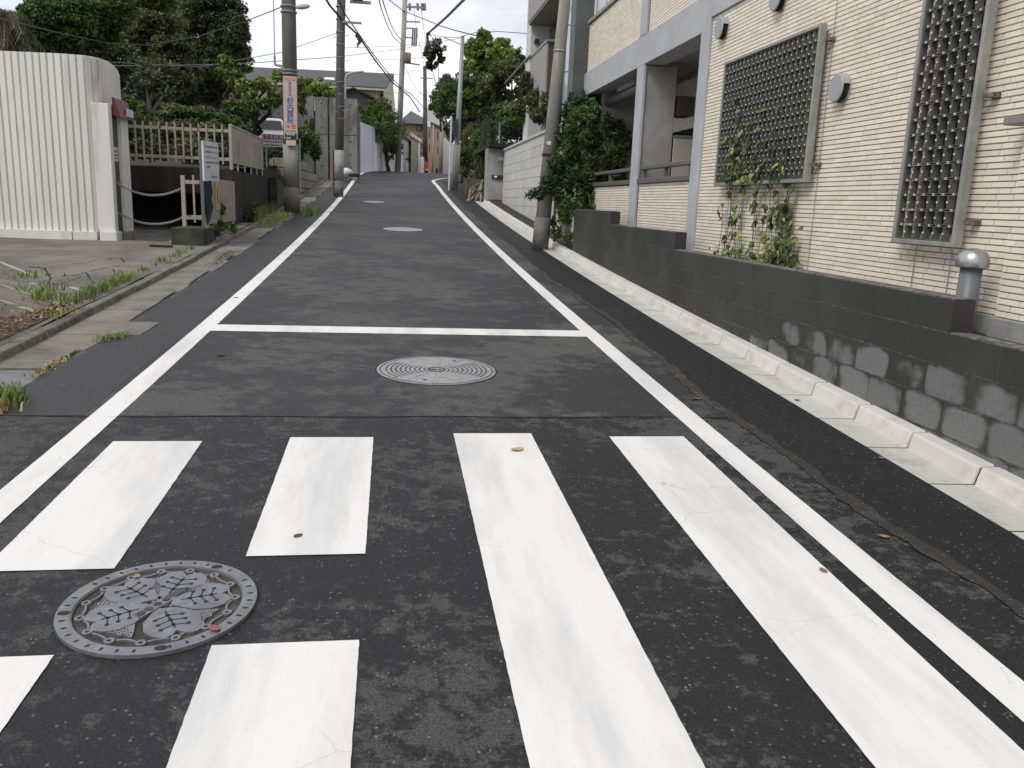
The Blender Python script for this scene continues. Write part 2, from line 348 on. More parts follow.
def weed(label, base, blobs, n, size, m, name='weed_plant', cat='weed', group=None, stems=7):
    t = thing(name, label, cat, base, group); mb = MB()
    for i in range(stems):
        b = random.choice(blobs); limb(mb, base, (b[0]+random.uniform(-.6, .6)*b[3], b[1]+random.uniform(-.6, .6)*b[4], b[2]+random.uniform(-.2, .8)*b[5]), .008, .003, .03, 4, 3)
    mb.build('stem', BARK, t); crown('foliage', t, blobs, n, size, m, sub=18); return t

# ------------------------------------------------------------------ text
def text_mesh(body, size, m, name='lettering', parent=None, mat4=None, depth=.0015, bold=.0):
    cu = bpy.data.curves.new(name, 'FONT'); cu.body = body; cu.size = size; cu.align_x = 'CENTER'; cu.align_y = 'CENTER'; cu.extrude = depth; cu.offset = bold; cu.resolution_u = 2
    cu.space_line = .88
    tmp = bpy.data.objects.new('tmp', cu); col.objects.link(tmp); dg = bpy.context.evaluated_depsgraph_get()
    me = bpy.data.meshes.new_from_object(tmp.evaluated_get(dg)); bpy.data.objects.remove(tmp); bpy.data.curves.remove(cu)
    me.name = name; me.materials.clear(); me.materials.append(m)
    if mat4 is not None: me.transform(mat4)
    if parent: me.transform(Matrix.Translation(-wl(parent)))
    return put(name, me, parent)
def face_m(origin, right, up):                 # matrix that lays a text in the plane right/up at origin
    r = Vector(right).normalized(); u = Vector(up).normalized(); n = r.cross(u)
    return Matrix(((r.x, u.x, n.x, origin[0]), (r.y, u.y, n.y, origin[1]), (r.z, u.z, n.z, origin[2]), (0, 0, 0, 1)))

# ================================================================== SETTING: ground, road, kerbs, markings
def strip(mb, x0, x1, y0, y1, off=0, step=.5, jit=0):
    """sheet between x0 and x1 (numbers or functions of Y) following the road profile"""
    n = max(int((y1-y0)/step), 1); f0 = x0 if callable(x0) else (lambda y: x0); f1 = x1 if callable(x1) else (lambda y: x1)
    vs = []
    for i in range(n+1):
        y = y0+(y1-y0)*i/n
        vs += [(f0(y)+random.uniform(-jit, jit), y, zr(y)+off), (f1(y)+random.uniform(-jit, jit), y, zr(y)+off)]
    return mb.add(vs, [(2*i, 2*i+1, 2*i+3, 2*i+2) for i in range(n)])
gm = MB(); ys = [-60, -20, -5, 0]+list(range(2, 56, 2))+[70, 100, 200, 1500]
vs = []
for y in ys: vs += [(x, y, (zr(y) if y < 60 else zr(60)-.01*(y-60))-.06) for x in (-900, -60, -6, 6, 60, 900)]
gm.add(vs, [(6*i+j, 6*i+j+1, 6*i+j+7, 6*i+j+6) for i in range(len(ys)-1) for j in range(5)])
tag(gm.build('ground', OLDC), kind='structure')

mb = MB(); strip(mb, -2.40, 2.83, -4, 40, 0, .25)
# beyond the crest the road swings to the right
mb.add([(-2.6, 40, zr(40)), (2.83, 40, zr(40)), (-3.2, 44, zr(44)), (9, 44, zr(44)), (-3.2, 49, zr(49)), (14, 49, zr(49)), (-3, 56, zr(56)), (16, 56, zr(56)), (-2, 66, zr(56)-.05), (16, 66, zr(56)-.05)],
       [(0, 1, 3, 2), (2, 3, 5, 4), (4, 5, 7, 6), (6, 7, 9, 8)])
road = tag(mb.build('road', A_ROAD), kind='structure')
mb = MB(); strip(mb, -2.39, 2.28, 5.055, 41, .0022, .25, 0); mb.build('older_surface', A_OLD, road)
mb = MB(); strip(mb, lambda y: 2.30+.05*sin(y*.9)+.02*sin(y*3.1), 2.83, -4, 40, .004, .25); mb.build('resurfaced_strip', A_NEW, road)
mb = MB(); strip(mb, lambda y: 2.26+.05*sin(y*.9)+.02*sin(y*3.1)-.02*abs(sin(y*2.3)), lambda y: 2.31+.05*sin(y*.9)+.02*sin(y*3.1)+.025*abs(sin(y*5.7)), -1, 12.5, .006, .07, .012); mb.build('scraped_seam', A_SEAM, road)
mb = MB(); strip(mb, lambda y: -2.34, lambda y: -1.80, 5.06, 22, .0035, .25, 0)
A_SIDE = asphalt('smooth_side_asphalt', (.021, .021, .0225), (.046, .045, .045), .86, .98, .6, 17, .62); mb.build('side_patch', A_SIDE, road)
# transverse joint
mb = MB(); mb.add([(x, 5.05+.012*sin(x*5)+random.uniform(-.004, .004)+s*.006, zr(5.05)+.0035) for x in np.arange(-2.2, 2.31, .1) for s in (-1, 1)],
       [(2*i, 2*i+2, 2*i+3, 2*i+1) for i in range(45)]); mb.build('paving_joint', BLACKC, road)
def crack(pts, wdt, off=.004):
    mb = MB(); vs = []
    for i, (x, y) in enumerate(pts): vs += [(x, y-wdt*random.uniform(.3, 1), zr(y)+off), (x+.003, y+wdt*random.uniform(.3, 1), zr(y)+off)]
    return mb.add(vs, [(2*i, 2*i+2, 2*i+3, 2*i+1) for i in range(len(pts)-1)])
for y0 in (16.2, 20.6, 30.4): crack([(x, y0+.05*sin(x*3)+random.uniform(-.03, .03)) for x in np.arange(-2.2, 2.2, .15)], .012, .0035).build('road_crack', BLACKC, road)

# painted lines and zebra bars (jittered edges, 4 mm proud)
XL0, XL1, XR0, XR1 = -1.757, -1.603, 1.854, 2.006
def curve_strip(cl, wdt, name, off=.004):
    mb = MB(); vs = []; n = len(cl)
    for i, (x, y) in enumerate(cl):
        a = cl[max(i-1, 0)]; b = cl[min(i+1, n-1)]; d = Vector((b[0]-a[0], b[1]-a[1])).normalized(); q = Vector((-d.y, d.x))*wdt/2
        j = random.uniform(-.0012, .0012); z = zr(min(y, 56))+off
        vs += [(x+q.x+j, y+q.y, z), (x-q.x+j, y-q.y, z)]
    mb.add(vs, [(2*i, 2*i+1, 2*i+3, 2*i+2) for i in range(n-1)]); return mb.build(name, PAINT, road)
lc = [(-1.68, y) for y in np.arange(-2, 40, .12)]+[(-1.66, 41), (-1.6, 42.5), (-1.48, 44), (-1.25, 45.6), (-.95, 47), (-.5, 48.4), (0, 49.4), (.7, 50.4), (2, 51.2), (6, 52), (12, 52)]
curve_strip(lc, .155, 'edge_line')
rc = [(1.93, y) for y in np.arange(-1, 37, .12)]+[(1.92, 37.5), (1.9, 38.5), (1.88, 39.3), (1.89, 40), (1.97, 40.7), (2.15, 41.4), (2.4, 42.1), (2.8, 42.9), (3.4, 43.6), (4.6, 44.3), (7, 44.7), (12, 44.8)]
curve_strip(rc, .155, 'edge_line')
mb = MB(); strip(mb, lambda y: XL1-.004, XR0+.004, 7.665, 7.965, .0045, .15, .0)
mb.build('stop_line', PAINT, road)
P0, PW = -1.484, .4629
def bar(k, y0, y1, skew=0): mb = MB(); strip(mb, P0+2*k*PW+skew, P0+(2*k+1)*PW+skew, y0, y1, .004, .03, .0011); mb.build('crosswalk_stripe', PAINT, road)
def gy(x, y): return G(x, y).y
bar(0, gy(60, 571), gy(160, 442)); bar(0, -.3, gy(30, 657))
bar(1, gy(306, 556), gy(330, 438)); bar(1, -.3, gy(285, 644))
bar(2, -.3, gy(492, 434)); bar(3, -.3, gy(645, 437))

# right gutter slabs and kerb stones, 0.6 m units
ks = [2.04+.6*i for i in range(-6, 46)]       # joints
gutter = put('gutter', MB().mesh('gutter_bed', OLDG)); gutter = tag(gutter, kind='structure')
bed = MB(); strip(bed, 2.83, 3.25, -2, 41, -.035, .5); gutter.data = bed.mesh('gutter_bed', BLACKC)
kerb = MB(); strip(kerb, 3.07, 3.24, -2, 30, -.02, .5); kerb = tag(kerb.build('kerb', BLACKC), kind='structure')
J = .008
for i, y0 in enumerate(ks):
    a, b = y0+J, y0+.6-J
    if b > 40: break
    g_ = [(2.79, a, zr(a)+.004), (3.095, a, zr(a)-.004), (3.095, b, zr(b)-.004), (2.79, b, zr(b)+.004)]
    MB().hexa([(x, y, z-.06) for x, y, z in g_], g_).build('gutter_slab', GUT, gutter, bevel=.004)
    MB().hexa([(2.79, b, zr(b)-.03), (3.09, b, zr(b)-.03), (3.09, b+2*J, zr(b)-.03), (2.79, b+2*J, zr(b)-.03)], [(2.79, b, zr(b)+.001), (3.09, b, zr(b)-.006), (3.09, b+2*J, zr(b)-.006), (2.79, b+2*J, zr(b)+.001)]).build('joint_filler', BLACKC, gutter)
    if b < 29.5:
        MB().hexa([(3.10, b, zr(b)-.02), (3.22, b, zr(b)-.02), (3.22, b+2*J, zr(b)-.02), (3.10, b+2*J, zr(b)-.02)], [(3.128, b, zr(b)+.082), (3.22, b, zr(b)+.09), (3.22, b+2*J, zr(b)+.09), (3.128, b+2*J, zr(b)+.082)]).build('joint_filler', BLACKC, kerb)
        wob = random.uniform(-.004, .004)
        lo = [(3.085, a, zr(a)-.02), (3.24, a, zr(a)-.02), (3.24, b, zr(b)-.02), (3.085, b, zr(b)-.02)]
        hi = [(3.115+wob, a, zr(a)+.095), (3.225, a, zr(a)+.10), (3.225, b, zr(b)+.10), (3.115+wob, b, zr(b)+.095)]
        ks_ = MB().hexa(lo, hi).build('kerb_stone', KERB, kerb, bevel=.014)
# left gutter and kerb
lg = MB(); strip(lg, -2.83, -2.36, -2, 40, -.03, .5); lg = tag(lg.build('gutter', BLACKC), kind='structure')
lk = MB(); strip(lk, -2.97, -2.80, -2, 40, -.02, .5); lk = tag(lk.build('kerb', BLACKC), kind='structure')
y = -1.0
while y < 39:
    L_ = .6; a, b = y+J, y+L_-J
    rag = random.uniform(-.05, .05); xo = -2.40+rag
    if 6.9 < y < 7.9: xo = -2.12+rag
    g_ = [(-2.81, a, zr(a)+.006), (xo, a, zr(a)+.008), (xo+random.uniform(-.02, .02), b, zr(b)+.008), (-2.81, b, zr(b)+.006)]
    tw = random.uniform(-.0, .006)
    g_ = [(x_, y_, z_+tw) for x_, y_, z_ in g_]
    if not (4.9 < y < 6.0): MB().hexa([(x_, y_, z_-.06) for x_, y_, z_ in g_], g_).build('gutter_slab', OLDG, lg, bevel=.006)
    h_ = .068+random.uniform(-.008, .008); o_ = random.uniform(-.008, .008)
    lo = [(-2.925, a, zr(a)-.03), (-2.795+o_, a, zr(a)-.03), (-2.795+o_, b, zr(b)-.03), (-2.925, b, zr(b)-.03)]
    hi = [(-2.915, a, zr(a)+h_), (-2.815+o_, a, zr(a)+h_), (-2.815+o_, b, zr(b)+h_), (-2.915, b, zr(b)+h_)]
    MB().hexa(lo, hi).build('kerb_stone', OLDC, lk, bevel=.014)
    y += L_
# metal/concrete drain lid over the gutter at lower left
dl = thing('drain_cover', 'tilted worn steel plate over the gutter in the lower left corner', 'drain cover', (-2.6, 5.7, zr(5.7)))
MB().hexa([(-2.80, 5.0, zr(5)-.03), (-2.40, 5.0, zr(5)-.03), (-2.40, 5.45, zr(5.45)-.03), (-2.80, 5.45, zr(5.45)-.03)], [(-2.80, 5.0, zr(5)-.01), (-2.40, 5.0, zr(5)-.01), (-2.40, 5.45, zr(5.45)-.01), (-2.80, 5.45, zr(5.45)-.01)]).build('plate', OLDG, dl, bevel=.004)
MB().hexa([(-2.79, 5.50, zr(5.5)-.03), (-2.38, 5.56, zr(5.5)-.02), (-2.40, 6.15, zr(6.1)-.02), (-2.79, 6.1, zr(6.1)-.0)], [(-2.79, 5.50, zr(5.5)+.005), (-2.38, 5.56, zr(5.5)+.004), (-2.40, 6.15, zr(6.1)+.006), (-2.79, 6.1, zr(6.1)+.015)]).build('plate', M('wet_steel_plate', (.085, .085, .085), (.15, .15, .15), 6, rough=.28), dl, bevel=.004)

# left lot: worn concrete apron, with a bank that tips up at its near left
def bank(X, Y):
    d = (8.6+(-3.0-X)*1.25)-Y
    return .20*max(0, min(d, 7))*min(1, max(0, (-2.97-X)/.9))
def lotz(X, Y): return zr(Y)+.068+bank(X, Y)+.012*sin(X*2.1+Y)*sin(Y*1.7)
mb = MB(); xs = [-2.92-.25*i for i in range(40)]; yy = [0+.25*i for i in range(75)]
mb.add([(x, y_, lotz(x, y_)) for y_ in yy for x in xs], [(j*40+i, (j+1)*40+i, (j+1)*40+i+1, j*40+i+1)[::-1] for j in range(74) for i in range(39) if not (yy[j] >= 14.5 and xs[i] <= -3.44)])
LOT = M('worn_lot_concrete', (.185, .165, .137), (.105, .093, .077), 1.2, .38, .6, .9, .6, 60, c3=(.21, .195, .17), s3=30, lo3=.55, hi3=.75, coord='World')
lot = tag(mb.build('parking_lot', LOT, smooth=True), kind='structure')
# faded white bars across the lot, laid as worn strips
FADE = M('faded_white_line', (.24, .23, .205), (.36, .35, .32), 5, .35, .6, .9, coord='World')
for (a, b) in (((0, 262), (34, 276)), ((0, 285), (70, 307)), ((0, 300), (66, 322)), ((0, 318), (50, 334)), ((30, 283), (62, 292)), ((47, 292), (106, 306)), ((70, 287), (100, 296)), ((0, 281), (18, 285))):
    A = G(*a, .1); B_ = G(*b, .1)
    for _ in range(3): A.z = lotz(A.x, A.y); B_.z = lotz(B_.x, B_.y)
    # refine onto the real surface
    def onlot(px, py):
        r = ray(px, py); t = 3.0
        while t < 40:
            P = CAM+r*t
            if P.z < lotz(P.x, P.y)+.006: return P
            t += .01
        return P
    pts = [onlot(a[0]+(b[0]-a[0])*i/8, a[1]+(b[1]-a[1])*i/8) for i in range(9)]
    m_ = MB(); vs = []
    for P in pts:
        for s in (-.045, .045): vs.append((min(P.x, -3.08), P.y+s+random.uniform(-.008, .008), lotz(min(P.x, -3.08), P.y+s)+.006))
    m_.add(vs, [(2*i, 2*i+2, 2*i+3, 2*i+1) for i in range(8)]); m_.build('faded_line', FADE, lot)
# cracks in the lot (dark open joints, traced where they run)
def onlot(px, py):
    r = ray(px, py); t = 3.0
    while t < 40:
        P = CAM+r*t
        if P.z < lotz(P.x, P.y)+.004: return P
        t += .01
    return P
CKS = [[(0, 275), (12, 270), (28, 267), (44, 268), (58, 265), (77, 264), (90, 261), (108, 259), (122, 258)],
      [(38, 283), (50, 279), (60, 276), (76, 275), (85, 272), (95, 270), (105, 268), (113, 267), (125, 264)],
      [(47, 284), (60, 284), (70, 280), (84, 276)], [(85, 272), (90, 280), (95, 284)], [(112, 269), (118, 278)], [(44, 268), (50, 278), (47, 285)], [(120, 258), (126, 264)]]
for c_ in CKS:
    pts = []
    for i in range(len(c_)-1):
        for t_ in range(4): pts.append(onlot(c_[i][0]+(c_[i+1][0]-c_[i][0])*t_/4+random.uniform(-.6, .6), c_[i][1]+(c_[i+1][1]-c_[i][1])*t_/4+random.uniform(-.4, .4)))
    m_ = MB(); vs = []
    for P in pts:
        w_ = random.uniform(.008, .022); vs += [(P.x, P.y-w_, lotz(P.x, P.y-w_)+.004), (P.x+.01, P.y+w_, lotz(P.x, P.y+w_)+.004)]
    m_.add(vs, [(2*i, 2*i+2, 2*i+3, 2*i+1) for i in range(len(pts)-1)]); m_.build('lot_crack', BLACKC, lot)
# leaf litter between bank and kerb
mb = MB(); mb.add([(x, y_, lotz(x, y_)+.012+random.uniform(0, .02)) for y_ in np.arange(5.6, 8.3, .1) for x in (-2.96, -3.03, -3.1, -3.17-.08*sin(y_*3))], [(j*4+i, (j+1)*4+i, (j+1)*4+i+1, j*4+i+1)[::-1] for j in range(26) for i in range(3)])
tag(mb.build('leaf_litter', DIRT), kind='stuff')
P = np.array([[-2.97-abs(random.gauss(0, .14)), random.uniform(5.6, 8.7), 0] for _ in range(260)]); P[:, 2] = [lotz(a, b)+.04 for a, b, _ in P]
tag(put('fallen_leaf_litter', leaves_mesh('litter', P, np.tile([0, 0, 1.], (260, 1)), np.full(260, .045), M('litter_leaf', (.14, .075, .045), (.26, .18, .11), 9, var=.5, coord='World'))), kind='stuff')
# planting bank behind the railing and bank soil behind the right kerb
mb = MB(); mb.add([(-3.6, 17.9, 1.93), (-3.6, 40, 3.0), (-40, 40, 5), (-40, 17.9, 3), (-9, 17.9, 1.93)], [(0, 1, 2, 3, 4)]); tag(mb.build('planting_bank', SOIL), kind='structure')
mb = MB(); strip(mb, 3.225, 3.62, 15.2, 29.5, .085, .3, .0); tag(mb.build('soil_strip', SOIL), kind='structure')

# ================================================================== manhole covers
IRON = M('worn_cast_iron', (.215, .215, .235), (.16, .16, .175), 9, .4, .65, .42, .15, 120, metal=.35, c3=(.27, .27, .30), s3=30)
IROND = M('dirt_in_cast_iron', (.030, .028, .025), (.075, .068, .056), 12, .4, .6, .85, .5, 80)
IRONK = M('slot_dirt_hole_shade_iron', (.018, .018, .018), rough=.8)  # dark dirt in petal slots; hole discs carry their shade as flat colour
def slope_root(name, label, cat, x, y, group=None):
    o = thing(name, label, cat, (x, y, zr(y)+.001), group); o.rotation_euler = (atan2(zr(y+.3)-zr(y-.3), .6), 0, 0); return o
c0 = G(160.0, 606.5); mc = slope_root('manhole_cover', 'ornate cast iron manhole cover with five flower petals beside the near crosswalk bars', 'manhole cover', c0.x, c0.y)
RM = .322
mb = MB(); mb.disc(0, 0, RM, 0, .0015, 64).build('base', IROND, mc, local=True)
mb = MB(); mb.ring(0, 0, .276, RM, .0, .0135, 96); fr = mb.build('frame', IRON, mc, local=True)
mb = MB(); mb.ring(0, 0, .2715, .2755, .0, .010, 72); mb.build('inner_rim', IRON, mc, local=True)
mb = MB()
for k in range(36):
    if k % 12 in (4,): continue
    a = 2*pi*k/36; ct = (cos(a)*.299, sin(a)*.299); r = Vector((cos(a), sin(a))); q = Vector((-sin(a), cos(a)))
    mb.prism([(ct[0]+r.x*cos(t)*.011+q.x*sin(t)*.0055, ct[1]+r.y*cos(t)*.009+q.y*sin(t)*.0055) for t in [2*pi*j/10 for j in range(10)]], .0134, .0141)
tag(mb.build('drain_holes', IRONK, mc, local=True), kind='stuff')
for a in (radians(62), radians(190), radians(285)):
    m_ = MB(); m_.disc(cos(a)*.297, sin(a)*.297, .016, .0134, .0143, 16, 1.3, .9); m_.build('lift_hole', IRONK, mc, local=True)
def pol(px, py): g = G(px, py); return atan2(g.y-c0.y, g.x-c0.x), hypot(g.x-c0.x, g.y-c0.y)
pa = sorted([pol(*q)[0] for q in ((131.4, 592.7), (184, 582), (210, 598.6), (171, 624), (115, 619.7))])
for a in pa:
    d = Vector((cos(a), sin(a))); q = Vector((-d.y, d.x))
    prof = [(-.095, -.012), (-.075, .035), (-.03, .072), (.02, .083), (.06, .070), (.088, .038), (.078, .014), (.060, 0), (.078, -.014), (.088, -.038), (.06, -.070), (.02, -.083), (-.03, -.072), (-.075, -.035), (-.095, -.012)]
    pts = [tuple(d*(.138+u*1.1) + q*v*1.12) for u, v in prof[:-1]][::-1]
    pe = MB().prism(pts, .001, .0125).build('petal', IRON, mc, local=True, bevel=.0015)
    sl_ = MB()
    def bar2(p1, p2, w_):
        p1 = Vector(p1); p2 = Vector(p2); dd = (p2-p1).normalized(); nn = Vector((-dd.y, dd.x))*w_
        A_, B2 = d*(.138+p1.x)+q*p1.y, d*(.138+p2.x)+q*p2.y; n3 = d*nn.x+q*nn.y
        sl_.prism([tuple(A_-n3), tuple(B2-n3), tuple(B2+n3), tuple(A_+n3)], .0123, .0133)
    bar2((-.07, 0), (.05, 0), .0028)
    for u in (-.04, -.005, .03):
        bar2((u, 0), (u+.014, .044), .0022); bar2((u, 0), (u+.014, -.044), .0022)
        for sgn in (-1, 1):
            for (uu, vv) in ((u+.014, sgn*.044), (u, 0)):
                Cc = d*(.138+uu)+q*vv; sl_.disc(Cc.x, Cc.y, .0078, .0123, .0135, 10)
    sl_.build('petal_slots', IRONK, mc, local=True)
    b = a+pi/5; d2 = Vector((cos(b), sin(b))); q2 = Vector((-d2.y, d2.x))
    pp = [tuple(d2*(.172+u)+q2*v) for u, v in ((-.045, 0), (0, .03), (.035, .048), (.030, .012), (.040, 0), (.030, -.012), (.035, -.048), (0, -.03))]
    MB().prism(pp[::-1], .002, .009).build('small_petal', IRON, mc, local=True)
    dd_ = MB()
    for u in (.0, .014, .026):
        for v in (-.03, -.018, -.006, .006, .018, .03):
            if abs(v) < .012+u*1.3: Cc = d2*(.172+u)+q2*v; dd_.disc(Cc.x, Cc.y, .0032, .0088, .0098, 6)
    dd_.build('small_petal_dots', IRONK, mc, local=True)
mb = MB(); NR = 15
for k in range(NR):
    a = 2*pi*(k+.3)/NR; r_ = .247; mb.ring(cos(a)*r_, sin(a)*r_, .0075, .0165, .002, .011, 16)
    a2 = 2*pi*(k+1.3)/NR
    pts = [(cos(a+(a2-a)*t)*(r_-.012*sin(pi*t)*(1 if k % 2 else 1.6)), sin(a+(a2-a)*t)*(r_-.012*sin(pi*t)*(1 if k % 2 else 1.6)), .006) for t in (.18, .35, .5, .65, .82)]
    for i in range(4): mb.obox(pts[i], pts[i+1], .007, .008)
mb.build('chain_of_rings', IRON, mc, local=True)
A_ = G(143, 617); B_ = G(190, 590); ba = atan2(B_.y-A_.y, B_.x-A_.x); d = Vector((cos(ba), sin(ba))); q = Vector((-d.y, d.x))
mb = MB(); mb.prism([tuple(d*-.105-q*.02), tuple(d*.115-q*.02), tuple(d*.115+q*.02), tuple(d*-.105+q*.02)], .002, .0125).build('centre_bar', IRON, mc, local=True)
mb = MB()
for i, u in enumerate((-.082, -.045, -.008, .029)): Cc = d*u; mb.disc(Cc.x, Cc.y, .0145, .0123, .0132, 16)
mb.build('bar_dimple', IROND, mc, local=True)
mb = MB()
for k in range(24):
    a = random.uniform(0, 2*pi); r_ = random.uniform(.012, .05); mb.disc(cos(a)*r_, sin(a)*r_, .006, .002, .009, 8)
mb.build('stamen', IRON, mc, local=True)
kh = Vector((cos(radians(-48)), sin(radians(-48))))*.205
mb = MB(); mb.ring(kh.x, kh.y, .02, .042, .002, .0112, 24); mb.disc(kh.x, kh.y, .012, .002, .010, 12, 1.5, .8); mb.build('key_boss', IRON, mc, local=True)

def round_cover(c, R, label, detail=True, bright=0):
    m_ = slope_root('manhole_cover', label, 'manhole cover', c.x, c.y)
    I1 = M('pale_iron', (.33, .33, .34), (.24, .24, .25), 8, .4, .65, .55, .2, 90, metal=.25, c3=(.40, .40, .41), s3=25) if 'pale_iron' not in MATS else MATS['pale_iron']
    MB().disc(0, 0, R+.012, 0, .0025, 64).build('joint', BLACKC, m_, local=True)
    MB().disc(0, 0, R, 0, .006, 64).build('plate', I1, m_, local=True)
    if detail:
        g_ = MB()
        for i in range(9):
            r_ = .09+i*.036
            for sgn in (0, pi):
                a0, a1 = -radians(38), radians(38); n = 14
                vs = []
                for k in range(n+1):
                    a = a0+(a1-a0)*k/n+sgn+radians(2)
                    for rr, z in ((r_, .0058), (r_, .0072), (r_+.011, .0072), (r_+.011, .0058)): vs.append((cos(a)*rr, sin(a)*rr, z))
                g_.add(vs, [(4*k+j, 4*k+j+1, 4*k+5+j, 4*k+4+j)[::1] for k in range(n) for j in range(3)])
        g_.build('groove_rings', IROND, m_, local=True)
        MB().ring(0, 0, R-.03, R-.022, .005, .0078, 64).build('outer_groove', IROND, m_, local=True)
        r2 = MB()
        for a in (55, 82, 107, 130, 235, 262, 287, 310): r2.obox((cos(radians(a))*.09, sin(radians(a))*.09, .0068), (cos(radians(a))*(R-.03), sin(radians(a))*(R-.03), .0068), .014 if a in (82, 107, 262, 287) else .008, .003)
        r2.build('spoke', I1, m_, local=True)
        k2 = MB(); k2.ring(0, 0, .055, .07, .005, .009, 24); k2.disc(-.02, 0, .02, .005, .0085, 12, 1.3, .8); k2.disc(.025, -.01, .016, .005, .0085, 12); k2.build('centre_emblem', IROND, m_, local=True)
        h_ = MB(); h_.disc(.16, .30, .016, .006, .0078, 10); h_.disc(-.1, -.32, .016, .006, .0078, 10); h_.build('lift_hole', IRONK, m_, local=True)
    return m_
round_cover(G(436.5, 370.5), .455, 'grey manhole cover with ring grooves beyond the stop line')
round_cover(G(403, 229.5), .44, 'plain pale manhole cover further up the middle of the road', False)
round_cover(G(374, 202), .33, 'smallest, most distant manhole cover near the left edge line', False)
# fallen leaves and litter on the road
def fleaf(px, py, s, rgb, label, cat='leaf', curl=.3, off=.006):
    g = G(px, py); a = random.uniform(0, pi); m_ = MB(); pts = []
    n = 9
    for i in range(n):
        t = i/(n-1); w_ = sin(pi*t)**.8*.33*s; x_ = (t-.5)*s
        for k, v in enumerate((-w_, 0, w_)):
            pts.append((g.x+cos(a)*x_-sin(a)*v, g.y+sin(a)*x_+cos(a)*v, g.z+off+.02*s+curl*s*((t-.5)**2*1.2+abs(v)/s*.5)))
    m_.add(pts, [(3*i+k, 3*i+3+k, 3*i+4+k, 3*i+1+k) for i in range(n-1) for k in range(2)])
    return top_mesh(m_, 'fallen_leaf', M('leaf_litter', rgb, tuple(c*.6 for c in rgb), 30, rough=.7), label, cat, 'fallen leaves')
fleaf(517, 451, .085, (.50, .44, .17), 'pale yellow curled leaf on the third crosswalk bar'); fleaf(298, 537, .05, (.06, .06, .055), 'small dark leaf on the second crosswalk bar', curl=.05)
fleaf(215, 634, .05, (.26, .11, .07), 'reddish brown leaf on the rim of the ornate manhole cover', off=.019); fleaf(137, 581, .035, (.32, .30, .08), 'tiny yellow leaf on the far edge of the ornate manhole cover', off=.019)
fleaf(697, 400, .075, (.16, .10, .07), 'brown leaf between the edge line and the dark strip, nearest the joint'); fleaf(884, 538, .05, (.32, .17, .09), 'orange brown leaf on the dark asphalt near the right frame edge')
fleaf(823, 572, .045, (.30, .13, .08), 'thin red brown leaf between the last crosswalk bar and the edge line'); fleaf(881, 459, .04, (.3, .19, .12), 'brown leaf on the pale gutter closest to the camera')
fleaf(797, 401, .05, (.12, .07, .05), 'dark brown twisted leaf lying in the pale gutter'); fleaf(236, 298, .06, (.09, .05, .04), 'dark leaf on the left edge line above the stop line', curl=.1)
fleaf(221, 356, .08, (.05, .03, .025), 'dark curled leaf just inside the left edge line below the stop line'); fleaf(484, 375, .03, (.35, .2, .16), 'pink brown leaf beside the grooved manhole cover'); fleaf(625, 291, .05, (.14, .08, .06), 'brown leaf against the kerb under the dark block wall')

